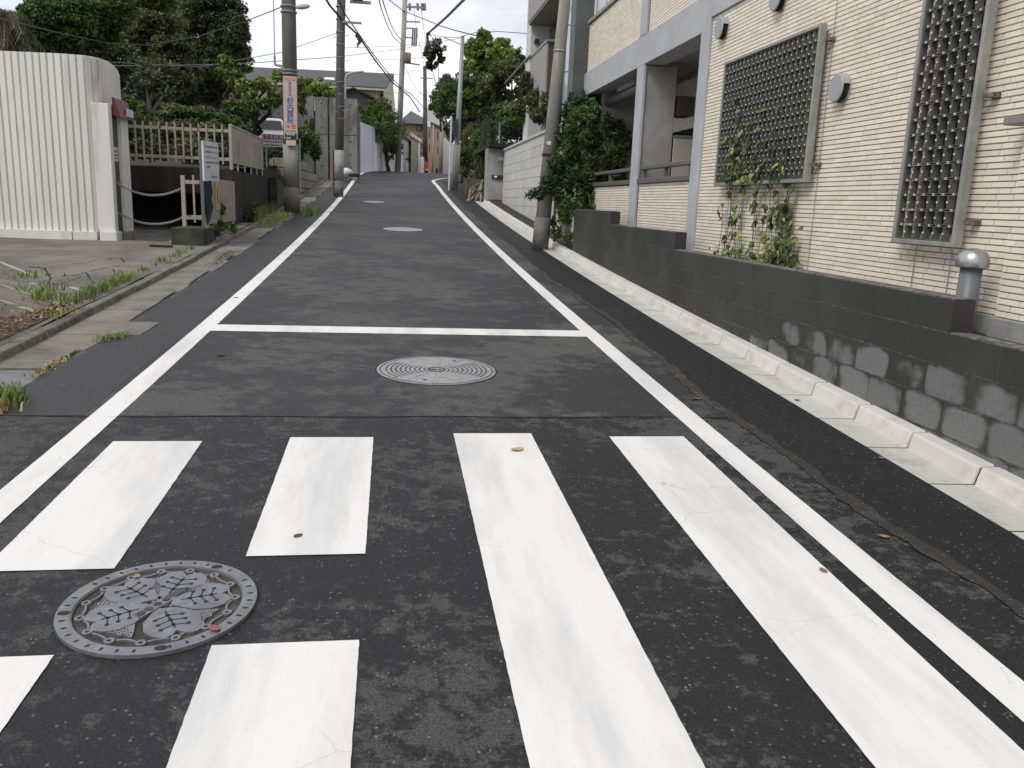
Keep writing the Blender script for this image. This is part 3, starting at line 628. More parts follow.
# ================================================================== RIGHT: dark block wall, courses 0.197 m, blocks 0.39 m
def block_mat():
    m = bpy.data.materials.new('dark_block'); m.use_nodes = True; t = m.node_tree; B = t.nodes['Principled BSDF']; n = t.nodes.new; l = t.links.new
    tc_ = n('ShaderNodeTexCoord'); g = n('ShaderNodeNewGeometry'); at = n('ShaderNodeAttribute'); at.attribute_type = 'OBJECT'; at.attribute_name = 'bloom'
    def ma(op, a, b=0.0):
        q = n('ShaderNodeMath'); q.operation = op
        for i, x in enumerate((a, b)):
            if isinstance(x, (int, float)): q.inputs[i].default_value = x
            else: l(x, q.inputs[i])
        return q.outputs[0]
    def mr(v, a, b, c=0, d=1):
        q = n('ShaderNodeMapRange'); q.interpolation_type = 'SMOOTHSTEP'; l(v, q.inputs[0])
        for i, x in enumerate((a, b, c, d)): q.inputs[i+1].default_value = x
        return q.outputs[0]
    def noise(s, src=g.outputs['Position'], d=5):
        q = n('ShaderNodeTexNoise'); q.inputs['Scale'].default_value = s; q.inputs['Detail'].default_value = d; l(src, q.inputs[0]); return q.outputs[0]
    sp = n('ShaderNodeSeparateXYZ'); l(tc_.outputs['Generated'], sp.inputs[0])
    wob = ma('MULTIPLY', ma('SUBTRACT', noise(3.6), .5), 3.4)
    uy = ma('ABSOLUTE', ma('SUBTRACT', sp.outputs[1], .5)); uz = ma('SUBTRACT', sp.outputs[2], .44)
    e = ma('ADD', ma('POWER', ma('MULTIPLY', uy, 1.80), 4.0), ma('POWER', ma('MULTIPLY', ma('ABSOLUTE', uz), 1.72), 4.0))
    e = ma('ADD', e, wob)
    mask = ma('MULTIPLY', mr(e, .75, .50), mr(at.outputs['Fac'], 0, 1))
    lim = ma('MULTIPLY', mr(ma('ADD', e, ma('SUBTRACT', 1.0, at.outputs['Fac'])), 1.0, .35), mr(at.outputs['Fac'], .02, .15))
    base = n('ShaderNodeMix'); base.data_type = 'RGBA'; l(mr(noise(1.4), .35, .65), base.inputs[0]); base.inputs[6].default_value = (.038, .038, .0355, 1); base.inputs[7].default_value = (.055, .055, .051, 1)
    x = n('ShaderNodeMix'); x.data_type = 'RGBA'; l(lim, x.inputs[0]); l(base.outputs[2], x.inputs[6]); x.inputs[7].default_value = (.155, .158, .155, 1)
    hs = n('ShaderNodeHueSaturation'); l(x.outputs[2], hs.inputs['Color']); oi = n('ShaderNodeObjectInfo')
    l(ma('MULTIPLY', mr(oi.outputs['Random'], 0, 1, .94, 1.07), mr(noise(160, d=2), .3, .7, .8, 1.2)), hs.inputs['Value'])
    l(hs.outputs[0], B.inputs['Base Color']); B.inputs['Roughness'].default_value = .8; B.inputs['Specular IOR Level'].default_value = .3
    bp = n('ShaderNodeBump'); bp.inputs['Strength'].default_value = .5; bp.inputs['Distance'].default_value = .004; l(noise(170), bp.inputs['Height']); l(bp.outputs[0], B.inputs['Normal'])
    return m
BLOCK = block_mat(); MORT = M('pale_mortar', (.19, .19, .175), (.06, .06, .055), 14, .4, .6, .95, coord='World')
bw = thing('block_wall', 'low dark grey concrete block wall stepping down beside the pale kerb', 'wall', (3.21, 9, 0))
WX = 3.21; CHH = .1965; Z0 = .275
lev = lambda k: Z0 + k*CHH             # top of course k (k=0 -> .275)
def blockmesh(L_, h_=CHH-.008, name='block', endf=False):
    m_ = MB(); m_.box(0, .14, 0, L_-.004, 0, h_); me = m_.mesh(name, BLOCK); return me
bmesh_full = blockmesh(.39)
def end_y(k):                           # nearest Y a course reaches
    return {0: 1.6, 1: 1.6, 2: 1.6, 3: 1.6, 4: 4.37, 5: 9.29, 6: 12.2}.get(k, 1.6)
mbm = MB()
for k in range(-2, 7):
    ztop = lev(k); y = end_y(k) - (.195 if k % 2 == 0 and k < 4 else 0); yend = 14.8
    while y < yend-.05:
        L_ = min(.39, yend-y)
        if zr(y)+.08 < ztop or zr(y+L_)+.08 < ztop:
            me = bmesh_full if abs(L_-.39) < 1e-3 else blockmesh(L_)
            o = put('block', me, bw, Vector((WX+random.uniform(-.0008, .0008), y+.002, ztop-CHH+.004))-wl(bw))
            b = 0.0; zc = ztop; 
            if k <= 1 and y < 5.3: b = 1.0
            if k == 2 and y < 5.3: b = [.9, .0, .95, .7, .95, .3][int(y*2.56) % 6]
            if k == 1 and 5.3 <= y < 6.9: b = [.55, .35, .8, .2][int(y*2.56) % 4]
            if k == 0 and 5.3 <= y < 6.4: b = .8
            if k == 2 and 5.3 <= y < 6.2: b = .45
            if k >= 3: b = 0.0
            o['bloom'] = b
        y += .39
    mbm.box(WX+.0022, WX+.128, end_y(k)+.01, 14.79, ztop-CHH, ztop-.002)
mbm.build('mortar', MORT, bw)
mb = MB()
for k in (3, 4, 5, 6): mb.box(WX+.006, WX+.134, end_y(k)+.002, (end_y(k+1) if k < 6 else 14.8)-.002, lev(k)-.0005, lev(k)+.004)
mb.build('wall_capping', MORT, bw)

# ------------------------------------------------------------------ apartment building with cream tiles
BX = 3.6
ab = thing('apartment_building', 'cream tiled apartment building with grey concrete pillars and beam behind the dark block wall', 'building', (BX, 10, .9))
# structural walls (grout coloured backing; tiles are set on it)
def wall(name, x0, x1, y0, y1, z0, z1, m=GROUT): return MB().box(x0, x1, y0, y1, z0, z1).build(name, m, ab)
wall_main = wall('wall', BX+.012, BX+.3, 4.46, 9.68, .5, 7.5)
wall_near = wall('wall', BX-.05+.012, BX+.3, 1.0, 4.455, .5, 7.5)
wall_b1 = wall('parapet', BX+.012, BX+.15, 9.98, 12.2, .7, 1.86)
wall_b2 = wall('parapet', BX+.012, BX+.15, 12.62, 15.5, .9, 1.86)
wall_u1 = wall('parapet', BX+.012, BX+.15, 9.98, 12.24, 3.96, 4.80)
wall_u2 = wall('parapet', BX+.012, BX+.15, 12.60, 16.1, 3.96, 4.80)
wall_in = wall('inner_wall', 4.62, 4.8, 9.0, 17.2, .7, 7.5)
TP, TH = .0375, .0315
holes_main = [(6.97, 8.90, 1.86, 3.0), (4.93, 5.42, 1.42, 3.6)]
tiles = []                              # (wall object, x, y, z, length, visible size)
def lay(wobj, x, y0, y1, z0, z1, holes=(), seed=1):
    rr = random.Random(seed); z = z0
    while z < z1:
        y = y0 - rr.uniform(0, .18)
        while y < y1:
            L_ = rr.choice((.19, .19, .19, .145, .10, .225)); a = max(y, y0); b = min(y+L_, y1); y += L_+.006
            if b-a < .02: continue
            segs = [(a, b)]
            for h0, h1, hz0, hz1 in holes:
                if z+TH > hz0 and z < hz1: segs = [q for s_, e_ in segs for q in ((s_, min(e_, h0)), (max(s_, h1), e_)) if q[1]-q[0] > .012]
            for s_, e_ in segs: tiles.append((wobj, x, s_, z, e_-s_, 1))
        z += TP
lay(wall_main, BX, 4.465, 9.69, .96, 3.63, holes_main, 1)
lay(wall_main, BX, 4.465, 9.69, 4.12, 5.2, (), 11)
lay(wall_near, BX-.05, 2.6, 4.455, .96, 3.6, (), 2)
lay(wall_b1, BX, 9.985, 12.19, 1.0, 1.85, (), 3); lay(wall_b2, BX, 12.63, 15.49, 1.1, 1.85, (), 4)
lay(wall_u1, BX, 9.985, 12.23, 3.97, 4.79, (), 5); lay(wall_u2, BX, 12.61, 16.09, 3.97, 4.79, (), 6)
lay(wall_in, 4.61, 9.3, 15.6, 1.5, 3.5, (), 7)
def vis(tl):
    p = Vector((tl[1], tl[2]+tl[4]/2, tl[3])); v = p-CAM; d = v.dot(F)
    if d < .5: return 0
    sx, sy = 512+FPX*v.dot(CR)/d, 384-FPX*v.dot(CU)/d
    if not (5 < sx < 1019 and 3 < sy < 340): return 0
    return (tl[4]*TH)*(3.6)/d**3*1e3 if tl[0] in (wall_main, wall_near) else 0
tiles.sort(key=vis, reverse=True)
tile_me = {}
def tile_mesh(L_):
    L_ = round(L_, 2)
    if L_ not in tile_me:
        c_ = .0015; m_ = MB()
        m_.add([(.012, 0, 0), (.012, L_, 0), (.012, L_, TH), (.012, 0, TH), (0, c_, c_), (0, L_-c_, c_), (0, L_-c_, TH-c_), (0, c_, TH-c_)],
               [(4, 7, 6, 5), (0, 1, 5, 4)[::-1], (1, 2, 6, 5)[::-1], (2, 3, 7, 6)[::-1], (3, 0, 4, 7)[::-1]])
        tile_me[L_] = m_.mesh('tile', TILE)
    return tile_me[L_]
for tl in tiles[:270]:
    put('tile', tile_mesh(tl[4]), tl[0], Vector((tl[1], tl[2], tl[3]))-wl(tl[0]))
rest = {}
for tl in tiles[270:]:
    m_ = rest.setdefault(tl[0].name, (tl[0], MB()))[1]; x, y, z, L_ = tl[1:5]; c_ = .0015
    m_.add([(x+.012, y, z), (x+.012, y+L_, z), (x+.012, y+L_, z+TH), (x+.012, y, z+TH), (x, y+c_, z+c_), (x, y+L_-c_, z+c_), (x, y+L_-c_, z+TH-c_), (x, y+c_, z+TH-c_)],
           [(4, 7, 6, 5), (5, 4, 0, 1), (6, 5, 1, 2), (7, 6, 2, 3), (4, 7, 3, 0)])
for wobj, m_ in rest.values(): tag(m_.build('tile_field', TILE, wobj), kind='stuff')
# plinth under the near tiles, pillars, beam, soffit
def part(name, x0, x1, y0, y1, z0, z1, m, bevel=.006, parent=None): return MB().box(x0, x1, y0, y1, z0, z1).build(name, m, parent or ab, bevel=bevel)
part('plinth', BX-.075, BX+.02, 1.0, 4.47, .3, .955, CONC); part('plinth', BX-.02, BX+.02, 4.475, 9.69, .3, .955, CONC)
part('pillar', BX-.03, BX+.35, 9.695, 9.975, .3, 7.5, CONC_P)
part('pillar', BX-.03, BX+.012, 12.245, 12.60, .5, 3.535, CONC_P)
part('pillar', BX-.03, BX+.012, 12.28, 12.58, 3.955, 7.5, CONC_P)
part('fin_wall', BX+.016, 4.08, 12.27, 12.58, .9, 3.53, CONC)
part('beam', BX-.026, BX+.3, 9.98, 16.2, 3.54, 3.952, CONC_P)
part('beam', BX-.028, BX+.02, 4.4, 9.69, 3.66, 4.10, CONC_P)
part('floor_slab', BX+.31, 4.60, 9.98, 16.1, 3.60, 3.85, SOFF)
part('floor_slab', BX+.155, 4.60, 9.98, 16.1, .9, 1.2, CONC)
part('parapet_cap', BX-.035, BX+.17, 9.98, 12.22, 1.865, 1.93, BROWNR); part('parapet_cap', BX-.035, BX+.17, 12.605, 15.52, 1.865, 1.93, BROWNR)
for (a, b) in ((9.99, 12.21), (12.62, 15.4)):
    r_ = MB(); r_.box(BX+.0, BX+.09, a+.02, b-.02, 2.06, 2.115)
    rl = r_.build('railing', BROWNR, ab, bevel=.008)
    for y_ in (a+.12, (a+b)/2, b-.14): MB().box(BX+.02, BX+.07, y_, y_+.07, 1.931, 2.06).build('railing_post', BROWNR, rl)
part('parapet_cap', BX-.04, BX+.17, 9.98, 12.25, 4.805, 4.87, CONC); part('parapet_cap', BX-.04, BX+.17, 12.59, 16.12, 4.805, 4.87, CONC)
for (a, b) in ((10.0, 12.2), (12.65, 16.0)):
    pn = MB().box(BX+.05, BX+.065, a, b, 4.95, 5.9).build('balcony_panel', M('frosted_panel', (.55, .56, .58), rough=.3) if 'frosted_panel' not in MATS else MATS['frosted_panel'], ab)
    for y_ in np.arange(a+.3, b, .7): MB().box(BX+.04, BX+.08, y_, y_+.04, 4.87, 5.95).build('panel_post', GALV, pn)
    MB().box(BX+.03, BX+.10, a, b, 5.90, 5.96).build('top_rail', GALV, pn)
# recess fittings: window, shutter box, partition unit
part('window', 4.56, 4.609, 12.75, 14.2, 1.3, 2.75, GLASS); part('window', 4.56, 4.609, 12.3, 12.7, 1.3, 2.85, GLASS)
part('window_frame', 4.52, 4.6085, 12.16, 12.28, 1.3, 2.87, GALV)
part('shutter_box', 4.10, 4.36, 12.2, 12.6, 2.86, 3.13, M('dark_brown_box', (.04, .033, .028), rough=.5))
part('partition_board', 4.085, 4.50, 12.2, 12.24, 1.2, 2.54, UNITM); part('partition_frame', 4.085, 4.54, 12.19, 12.25, 2.541, 2.58, BROWNR); part('partition_frame', 4.505, 4.56, 12.19, 12.25, 1.2, 2.54, BROWNR); part('wall_unit', 4.50, 4.60, 10.3, 10.7, 2.7, 3.05, BROWNR)
MB().tube([(3.9, 12.9, 3.38), (3.9, 15.6, 3.38)], .075, 14).build('ceiling_duct', PIPEG, ab, True)
part('ceiling_box', 3.8, 4.3, 13.6, 14.6, 3.44, 3.60, SILV)
part('inner_side_wall', 3.8, 4.6, 15.55, 15.7, .9, 3.6, UNITM)
# grilles (deep square cells clipped together) over dark windows
def grille(y0, y1, z0, z1, n, mrows, bracket, label):
    g = MB(); x = 3.50; fw = .03
    g.box(x-.012, x+.05, y0-fw, y0, z0-fw, z1+fw); g.box(x-.012, x+.05, y1, y1+fw, z0-fw, z1+fw); g.box(x-.011, x+.049, y0, y1, z0-fw, z0); g.box(x-.011, x+.049, y0, y1, z1, z1+fw)
    go = g.build('window_grille', SILV, ab, bevel=.004); go['label'] = label
    cw = (y1-y0)/n; ch = (z1-z0)/mrows; c_ = MB(); t_ = .004; e = .0042
    cy, cz = cw/2-e, ch/2-e
    c_.box(0, .045, -cy, cy, -cz, -cz+t_).box(0, .045, -cy, cy, cz-t_, cz).box(0, .045, -cy, -cy+t_, -cz+t_, cz-t_).box(0, .045, cy-t_, cy, -cz+t_, cz-t_)
    cme = c_.mesh('grille_cell', CELLM); cl = MB(); 
    for i in range(n):
        for j in range(mrows):
            Y_ = y0+cw*(i+.5); Z_ = z0+ch*(j+.5)
            put('grille_cell', cme, go, Vector((x, Y_, Z_))-wl(go))
            if i: cl.box(x-.004, x+.012, Y_-cw/2-.006, Y_-cw/2+.006, Z_-.007, Z_+.007)
            if j: cl.box(x-.004, x+.012, Y_-.006, Y_+.006, Z_-ch/2-.007, Z_-ch/2+.007)
    tag(cl.build('cell_clips', CLIP, go), kind='stuff')
    br = MB()
    for (yb, zb) in bracket: br.box(x+.04, BX+.015, yb-.07, yb-.0, zb-.014, zb+.014)
    br.build('bracket', M('rusty_bracket', (.09, .055, .04), (.2, .18, .16), 30) if 'rusty_bracket' not in MATS else MATS['rusty_bracket'], go)
    return go
grille(6.93, 8.93, 1.81, 3.03, 21, 13, ((6.90, 2.93), (6.90, 1.93)), 'wide window grille with ivy growing up through it')
grille(4.87, 5.48, 1.37, 3.05, 6, 17, ((4.83, 2.25), (4.83, 1.50)), 'narrow tall window grille without ivy')
for (y0, y1, z0, z1) in holes_main:
    part('window', BX+.006, BX+.011, y0, y1, z0, z1, GLASS, 0)
    for ya_, yb_ in ((y0, y0+.035), (y1-.035, y1), ((y0+y1)/2-.015, (y0+y1)/2+.015)): MB().box(BX-.01, BX+.0125, ya_, yb_, z0, z1).build('window_frame', SILV, ab)
part('curtain', BX+.0035, BX+.0055, 6.99, 7.55, 1.9, 2.75, CURT, 0); part('curtain', BX+.0035, BX+.0055, 4.95, 5.03, 1.5, 2.9, CURT, 0)
# thin vertical cables below the grilles
for (yb, z0, z1) in ((8.35, 1.0, 1.78), (8.05, 1.0, 1.78), (7.2, 1.0, 1.78), (6.86, .98, 3.7), (4.98, .98, 1.34), (5.36, .98, 1.34), (8.75, 1.0, 1.78)): MB().tube([(BX-.012, yb, z0), (BX-.012, yb, z1)], .0035, 5).build('vine_cable', SILV, ab)
# round vent hoods
def vent(px, py, r, label):
    c_ = AX(px, py, BX-.07); m_ = MB(); n = 28
    v_ = tag(bpy.data.objects.new('vent_hood', None), label); col.objects.link(v_); v_.parent = ab; v_.location = Vector((BX, c_.y, c_.z))-wl(ab)
    prof = [(0, -.075, r*.95), (1, -.071, r*.99), (2, -.066, r), (3, -.004, r)]
    vs = []
    for _, dx, rr in prof: vs += [(BX+dx, c_.y+cos(2*pi*k/n)*rr, c_.z+sin(2*pi*k/n)*rr) for k in range(n)]
    fs = [tuple(range(n))]
    for i in range(3):
        for k in range(n):
            a = 2*pi*(k+.5)/n
            if i == 2 and cos(a-radians(222)) > .55: continue            # open lower side
            fs.append((i*n+k, (i+1)*n+k, (i+1)*n+(k+1) % n, i*n+(k+1) % n))
    m_.add(vs, fs); h = m_.build('hood', VENT, v_, bevel=0)
    s = h.modifiers.new('solid', 'SOLIDIFY'); s.thickness = .004
    MB().tube([(BX-.045, c_.y, c_.z), (BX+.01, c_.y, c_.z)], r*.86, 20).build('duct', BLACKC, v_)
    MB().tube([(BX-.008, c_.y, c_.z), (BX+.01, c_.y, c_.z)], r*1.06, 24).build('flange', VENT, v_)
vent(719, 28, .112, 'round vent hood beside the second pillar'); vent(775, -2, .112, 'round vent hood above the ivy grille, cut by the top of the frame'); vent(836, 88, .108, 'round vent hood between the two grilles')
# grey ledge at the right edge, small steel door canopy end
part('ledge', BX-.16, BX-.04, 3.6, 4.5, 2.045, 2.09, M('ledge_taupe', (.22, .19, .17), rough=.5))
# steel column and dark glazing at the far end, upper floors above
part('steel_column', BX-.12, BX+.28, 16.85, 17.3, .7, 7.5, M('green_grey_column', (.125, .135, .13), (.10, .108, .104), 3, rough=.6))
part('glazing_frame', BX-.02, BX+.1, 17.55, 17.75, .7, 7.5, M('slate_frame', (.045, .058, .070), rough=.4)); part('glazing', BX+.02, BX+.06, 17.76, 18.5, .9, 7.5, M('pale_glazing', (.30, .38, .42), rough=.1, spec=.8))
part('glazing_frame', BX-.02, BX+.1, 18.51, 18.7, .7, 5.2, DARKM)
part('end_wall', BX+.3, 6.5, 17.31, 17.5, .7, 7.5, UNITM)
part('downpipe', 3.80, 3.9, 19.4, 19.5, 1.0, 7.5, WHITEP)
# drain vent with domed cap in the gap behind the wall
vp = thing('vent_pipe', 'grey vent pipe with a domed steel cap standing behind the dark block wall', 'pipe', (3.43, 4.62, .95))
MB().tube([(3.43, 4.56, .5), (3.43, 4.56, 1.27)], .062, 24).build('pipe', PIPEG, vp, True)
m_ = MB(); pf = [(.088, 1.235), (.093, 1.245), (.093, 1.275), (.086, 1.305), (.068, 1.330), (.04, 1.345), (.012, 1.350)]; n = 28; vs = []
for r_, z in pf: vs += [(3.43+cos(2*pi*k/n)*r_, 4.56+sin(2*pi*k/n)*r_, z) for k in range(n)]
m_.add(vs, [(i*n+k, i*n+(k+1) % n, (i+1)*n+(k+1) % n, (i+1)*n+k) for i in range(len(pf)-1) for k in range(n)]+[tuple(range((len(pf)-1)*n, len(pf)*n))]+[tuple(range(n-1, -1, -1))])
m_.build('domed_cap', STEEL, vp, True)
mb = MB(); mb.box(3.355, 3.585, 2, 14.7, .5, .84); tag(mb.build('planter_soil', SOIL), kind='structure')
mb = MB(); mb.box(3.352, 3.575, 6, 9.6, .845, 1.0); tag(mb.build('planter_soil', SOIL), kind='structure')

# ------------------------------------------------------------------ ivy on the wall and in the grille
iv = thing('ivy_plant', 'sparse climbing ivy with yellow green leaves under and inside the wide grille', 'plant', (3.45, 7.6, 1.0))
mb = MB(); P = []; Q = []
for (y_, zt, lean) in ((7.2, 1.55, .1), (7.35, 1.75, -.05), (7.5, 1.7, .0), (7.15, 1.35, .1), (7.9, 1.7, .05), (8.0, 1.95, -.1), (8.35, 1.5, .05), (8.6, 1.75, .0), (8.75, 1.55, .1), (7.6, 2.2, .1), (7.3, 2.3, 0), (8.2, 2.5, .1), (8.4, 2.7, -.1), (8.55, 2.3, .05), (7.75, 1.9, .0), (7.05, 1.3, .05)):
    pts = []; z = .98
    while z < zt: pts.append((3.545 if z < 1.75 else 3.56, y_+lean*(z-.98)+.03*sin(z*9+y_*7), z)); z += .07
    pts.append((3.55, y_+lean*(zt-.98), zt)); mb.tube(pts, .003, 4)
    for p in pts[1:]:
        if random.random() < (.85 if (7.0 < y_ < 7.6 and p[2] < 1.6) else .42 if p[2] < 1.8 else .5): P += [(p[0]-random.uniform(0, .04), p[1]+random.gauss(0, .03), p[2]+random.gauss(0, .02)) for _ in range(random.choice((1, 2, 4)))]
mb.build('vine_stem', BARK, iv)
for _ in range(150): P.append((3.475+random.uniform(-.012, .01), random.choice((8.55, 8.4, 8.2, 7.9, 7.5))+random.gauss(0, .10), 1.78+abs(random.gauss(0, .33))))
for _ in range(130): P.append((3.50+random.uniform(-.05, .05), random.uniform(7.0, 8.9), .99+abs(random.gauss(0, .06))))
for _ in range(170): P.append((3.50+random.uniform(-.07, .05), random.gauss(7.2, .13), 1.0+abs(random.gauss(0, .14))))
for _ in range(55): P.append((3.51+random.uniform(-.04, .04), random.gauss(7.32, .08), random.gauss(1.50, .07)))
P = np.array(P)
def ivy_mesh(P, size, m):
    """five-lobed ivy leaves, each its own little fan"""
    mb_ = MB(); sh = [(0, -.5), (.34, -.42), (.5, -.05), (.24, .05), (.30, .34), (0, .62), (-.30, .34), (-.24, .05), (-.5, -.05), (-.34, -.42)]
    for p in P:
        n = Vector((-1+random.uniform(-.3, .3), random.gauss(0, .5), random.gauss(.35, .4))).normalized(); t = n.cross(Vector((0, 0, 1))).normalized(); u = t.cross(n)
        a = random.gauss(pi, .6); s = size*random.uniform(.6, 1.3); tt = t*cos(a)+u*sin(a); uu = u*cos(a)-t*sin(a); c_ = Vector(p)-wl(iv)
        mb_.add([c_+n*.006]+[c_+tt*x*s+uu*y*s-n*.1*s*(x*x) for x, y in sh], [(0, i+1, (i+1) % 10+1) for i in range(10)])
    return mb_.mesh('ivy_leaves', m)
k = rng.random(len(P)) < .30
put('leaves', ivy_mesh(P[~k], .062, LF_IVY), iv); put('leaves', ivy_mesh(P[k], .066, LF_IVYB), iv)

# ------------------------------------------------------------------ utility pole on the right, bush, panel wall
def pole(label, name, base, top, r0, r1, m, parts=(), group='utility poles'):
    t = thing(name, label, 'utility pole', base, group); b = Vector(base)
    MB().tube([b-Vector((0, 0, .1)), Vector(top)], [r0, r1], 24).build('shaft', m, t, True); return t
def collar(t, base, top, f0, f1, r, m, name='collar', n=24):
    a = Vector(base).lerp(Vector(top), f0); b = Vector(base).lerp(Vector(top), f1); return MB().tube([a, b], r, n).build(name, m, t, True)
pb, pt = Vector((2.80, 15.8, zr(15.8))), Vector((3.20, 15.9, 7.4))
rp = pole('nearest right pole, pale concrete with a dark base, beside the leafy bush', 'utility_pole', pb, pt, .150, .078, POLE_L)
collar(rp, pb, pt, 0, .088, .157, POLE_B, 'base_wrap')
collar(rp, pb, pt, .255, .262, .140, BLACKC, 'band'); collar(rp, pb, pt, .53, .535, .120, GALV, 'band')
MB().box(2.83, 2.90, 15.70, 15.73, 2.60, 2.66).build('number_plate', WHITE, rp)
for z in (3.9, 4.7, 5.4): MB().tube([(3.02, 15.8, z), (3.26, 15.8, z+.02)], .012, 6).build('step_bolt', GALV, rp)
bush = thing('bush', 'tall dark green bush with drooping narrow leaves between the pale pole and the tiled building', 'bush', (3.7, 15.3, .9))
bl = [blob_px(590, 125, 32, 28, 15.6), blob_px(600, 165, 30, 30, 15.4), blob_px(575, 195, 22, 30, 15.2), blob_px(618, 140, 18, 25, 15.5), blob_px(568, 150, 18, 30, 15.8), blob_px(600, 108, 30, 12, 15.9), blob_px(590, 205, 14, 22, 15.1), blob_px(620, 185, 12, 22, 15.6), blob_px(560, 182, 16, 18, 15.4), blob_px(572, 118, 16, 20, 15.9), blob_px(585, 100, 22, 10, 16)]
mb = MB()
for b in bl: limb(mb, (3.62, 15.3, .85), (b[0], b[1], b[2]+b[5]*.7), .03, .008, .08, 6)
mb.build('trunk', BARK, bush, True)
crown('crown', bush, bl, 13000, .13, LF_NAN, asp=.22, sub=90, subr=.22, fill=.45)
bl2 = [blob_px(551, 185, 15, 12, 15.25), blob_px(538, 194, 11, 7, 15.1), blob_px(556, 165, 10, 14, 15.4), blob_px(565, 215, 9, 14, 15.2)]
crown('drooping_fronds', bush, bl2, 1000, .17, LF_NAN, asp=.17, sub=16, subr=.4)
bs = thing('small_shrub', 'low shrub with round leaves at the foot of the pale pole', 'bush', (3.35, 15.2, .75)); bl = [blob_px(570, 238, 12, 8, 15.1), blob_px(556, 233, 6, 9, 15.6), blob_px(582, 230, 8, 10, 15.0)]
crown('foliage', bs, bl, 900, .06, LF_MID, sub=20)
pw = thing('panel_wall', 'pale grey concrete panel wall running uphill beyond the leafy bush', 'wall', (3.6, 22, 1))
mb = MB()
p0, p1 = Vector((3.62, 16.6, 0)), Vector((3.66, 28.2, 0)); n = 12
zt = 3.2
mb.obox((p0.x+.07, p0.y+.02, 1.6), (p1.x+.07, p1.y-.02, 1.6), .08, 3.1); mb.build('wall_core', BLACKC, pw)
for i in range(n):
    a = p0.lerp(p1, i/n); b = p0.lerp(p1, (i+1)/n)
    nr = 9; zb = zr(a.y)+.0
    for j in range(nr):
        z0 = zt-(j+1)*.25+.004; z1 = zt-j*.25-.0
        if z1 < zr(b.y)-.05: continue
        MB().box(a.x-.01+random.uniform(-.002, .002), a.x+.03, a.y+.006, b.y-.006, max(z0, .6), z1-.004).build('panel', PANEL, pw)
MB().obox((p0.x+.03, p0.y-.05, zt+.03), (p1.x+.03, p1.y+.05, zt+.03), .16, .06).build('coping', PANEL, pw)
MB().box(3.58, 3.82, 16.35, 16.59, .6, 3.28).build('end_post', PANEL, pw)
MB().box(3.82, 4.6, 16.4, 16.55, .6, 2.2).build('return_wall', OLDC, pw)
# concrete pier with a letter slot, carport slab, mesh fence and hedge on top
sp_ = thing('concrete_pier', 'grey concrete pier with a dark letter slot beyond the pale panel wall', 'pier', (3.4, 28.6, zr(28.6)))
MB().box(3.12, 3.72, 28.35, 29.1, zr(28.4)-.1, 3.28).build('pier_body', CONC, sp_, bevel=.01)
MB().box(3.15, 3.7, 28.30, 28.36, 1.62, 2.2).build('lower_board', CONC, sp_, bevel=.004)
MB().box(3.28, 3.72, 28.28, 28.345, 2.30, 2.42).build('letter_slot', INKK, sp_); MB().box(3.36, 3.45, 28.26, 28.281, 2.34, 2.40).build('slot_label', WHITE, sp_)
MB().box(3.46, 3.72, 28.30, 28.345, 2.90, 3.02).build('small_sign', SIGNW, sp_)
text_mesh('・・・', .12, INKR, 'sign_lettering', sp_, face_m((3.59, 28.296, 2.95), (1, 0, 0), (0, 0, 1)), .0005)
MB().box(3.13, 6.8, 27.9, 33, 3.30, 3.42).build('roof_slab', BLACKC, sp_)
mf = thing('mesh_fence', 'dark wire mesh fence with a pale post above the concrete pier', 'fence', (3.3, 28.2, 3.43)); fm = MB()
for i in range(34): x = 3.2+i*.1; fm.box(x, x+.005, 28.0, 28.005, 3.43, 4.35)
for j in range(11): z = 3.48+j*.085; fm.box(3.15, 6.6, 27.99, 27.998, z, z+.005)
for i in range(30): y = 28.05+i*.12; fm.box(3.17, 3.175, y, y+.005, 3.43, 4.35)
for j in range(11): z = 3.48+j*.085; fm.box(3.16, 3.168, 28, 31.6, z, z+.008)
tag(fm.build('wire_mesh', DARKM, mf), kind='stuff'); 
for (x, y) in ((3.42, 27.96), (5.4, 27.96)): MB().box(x, x+.05, y, y+.04, 3.43, 4.4).build('post', GALV, mf)
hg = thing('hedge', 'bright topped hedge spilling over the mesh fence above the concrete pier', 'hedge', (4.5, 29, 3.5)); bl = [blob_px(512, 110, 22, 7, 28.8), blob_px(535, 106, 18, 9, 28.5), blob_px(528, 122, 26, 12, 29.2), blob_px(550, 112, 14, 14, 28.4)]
crown('foliage', hg, bl, 5000, .13, LF_MID, sub=40); crown('dark_foliage', hg, [blob_px(520, 130, 30, 14, 30.2), blob_px(508, 122, 20, 14, 30)], 2600, .13, LF_DARK, sub=30)  # rear clumps of the hedge use the darker leaf colour

# neighbour: white flat block with an overhanging grey floor and a brown balcony
hb = thing('apartment_block', 'white apartment block with an overhanging grey upper floor behind the pale pole', 'building', (5, 24, 1))
GREYF = M('grey_render', (.33, .31, .295), rough=.8); WR = M('white_render', (.62, .61, .59), (.55, .54, .52), 1, rough=.8)
BRN = M('brown_panel', (.085, .065, .055), (.07, .053, .045), 4, rough=.6)
MB().box(3.80, 9, 24.39, 25.2, 1.2, 14).build('wall', WR, hb)
MB().box(3.70, 9, 18.9, 24.38, 6.42, 14).build('upper_floor', GREYF, hb, bevel=.01)
MB().box(3.72, 8.9, 18.92, 24.37, 6.37, 6.419).build('underside', SOFF, hb)
MB().box(3.875, 6, 21.9, 24.36, 3.1, 5.52).build('balcony', BRN, hb); MB().box(3.83, 3.874, 21.92, 24.36, 3.1, 5.52).build('balcony_side', GREYF, hb); MB().box(3.81, 6.05, 21.85, 24.37, 5.521, 5.58).build('balcony_cap', GALV, hb)
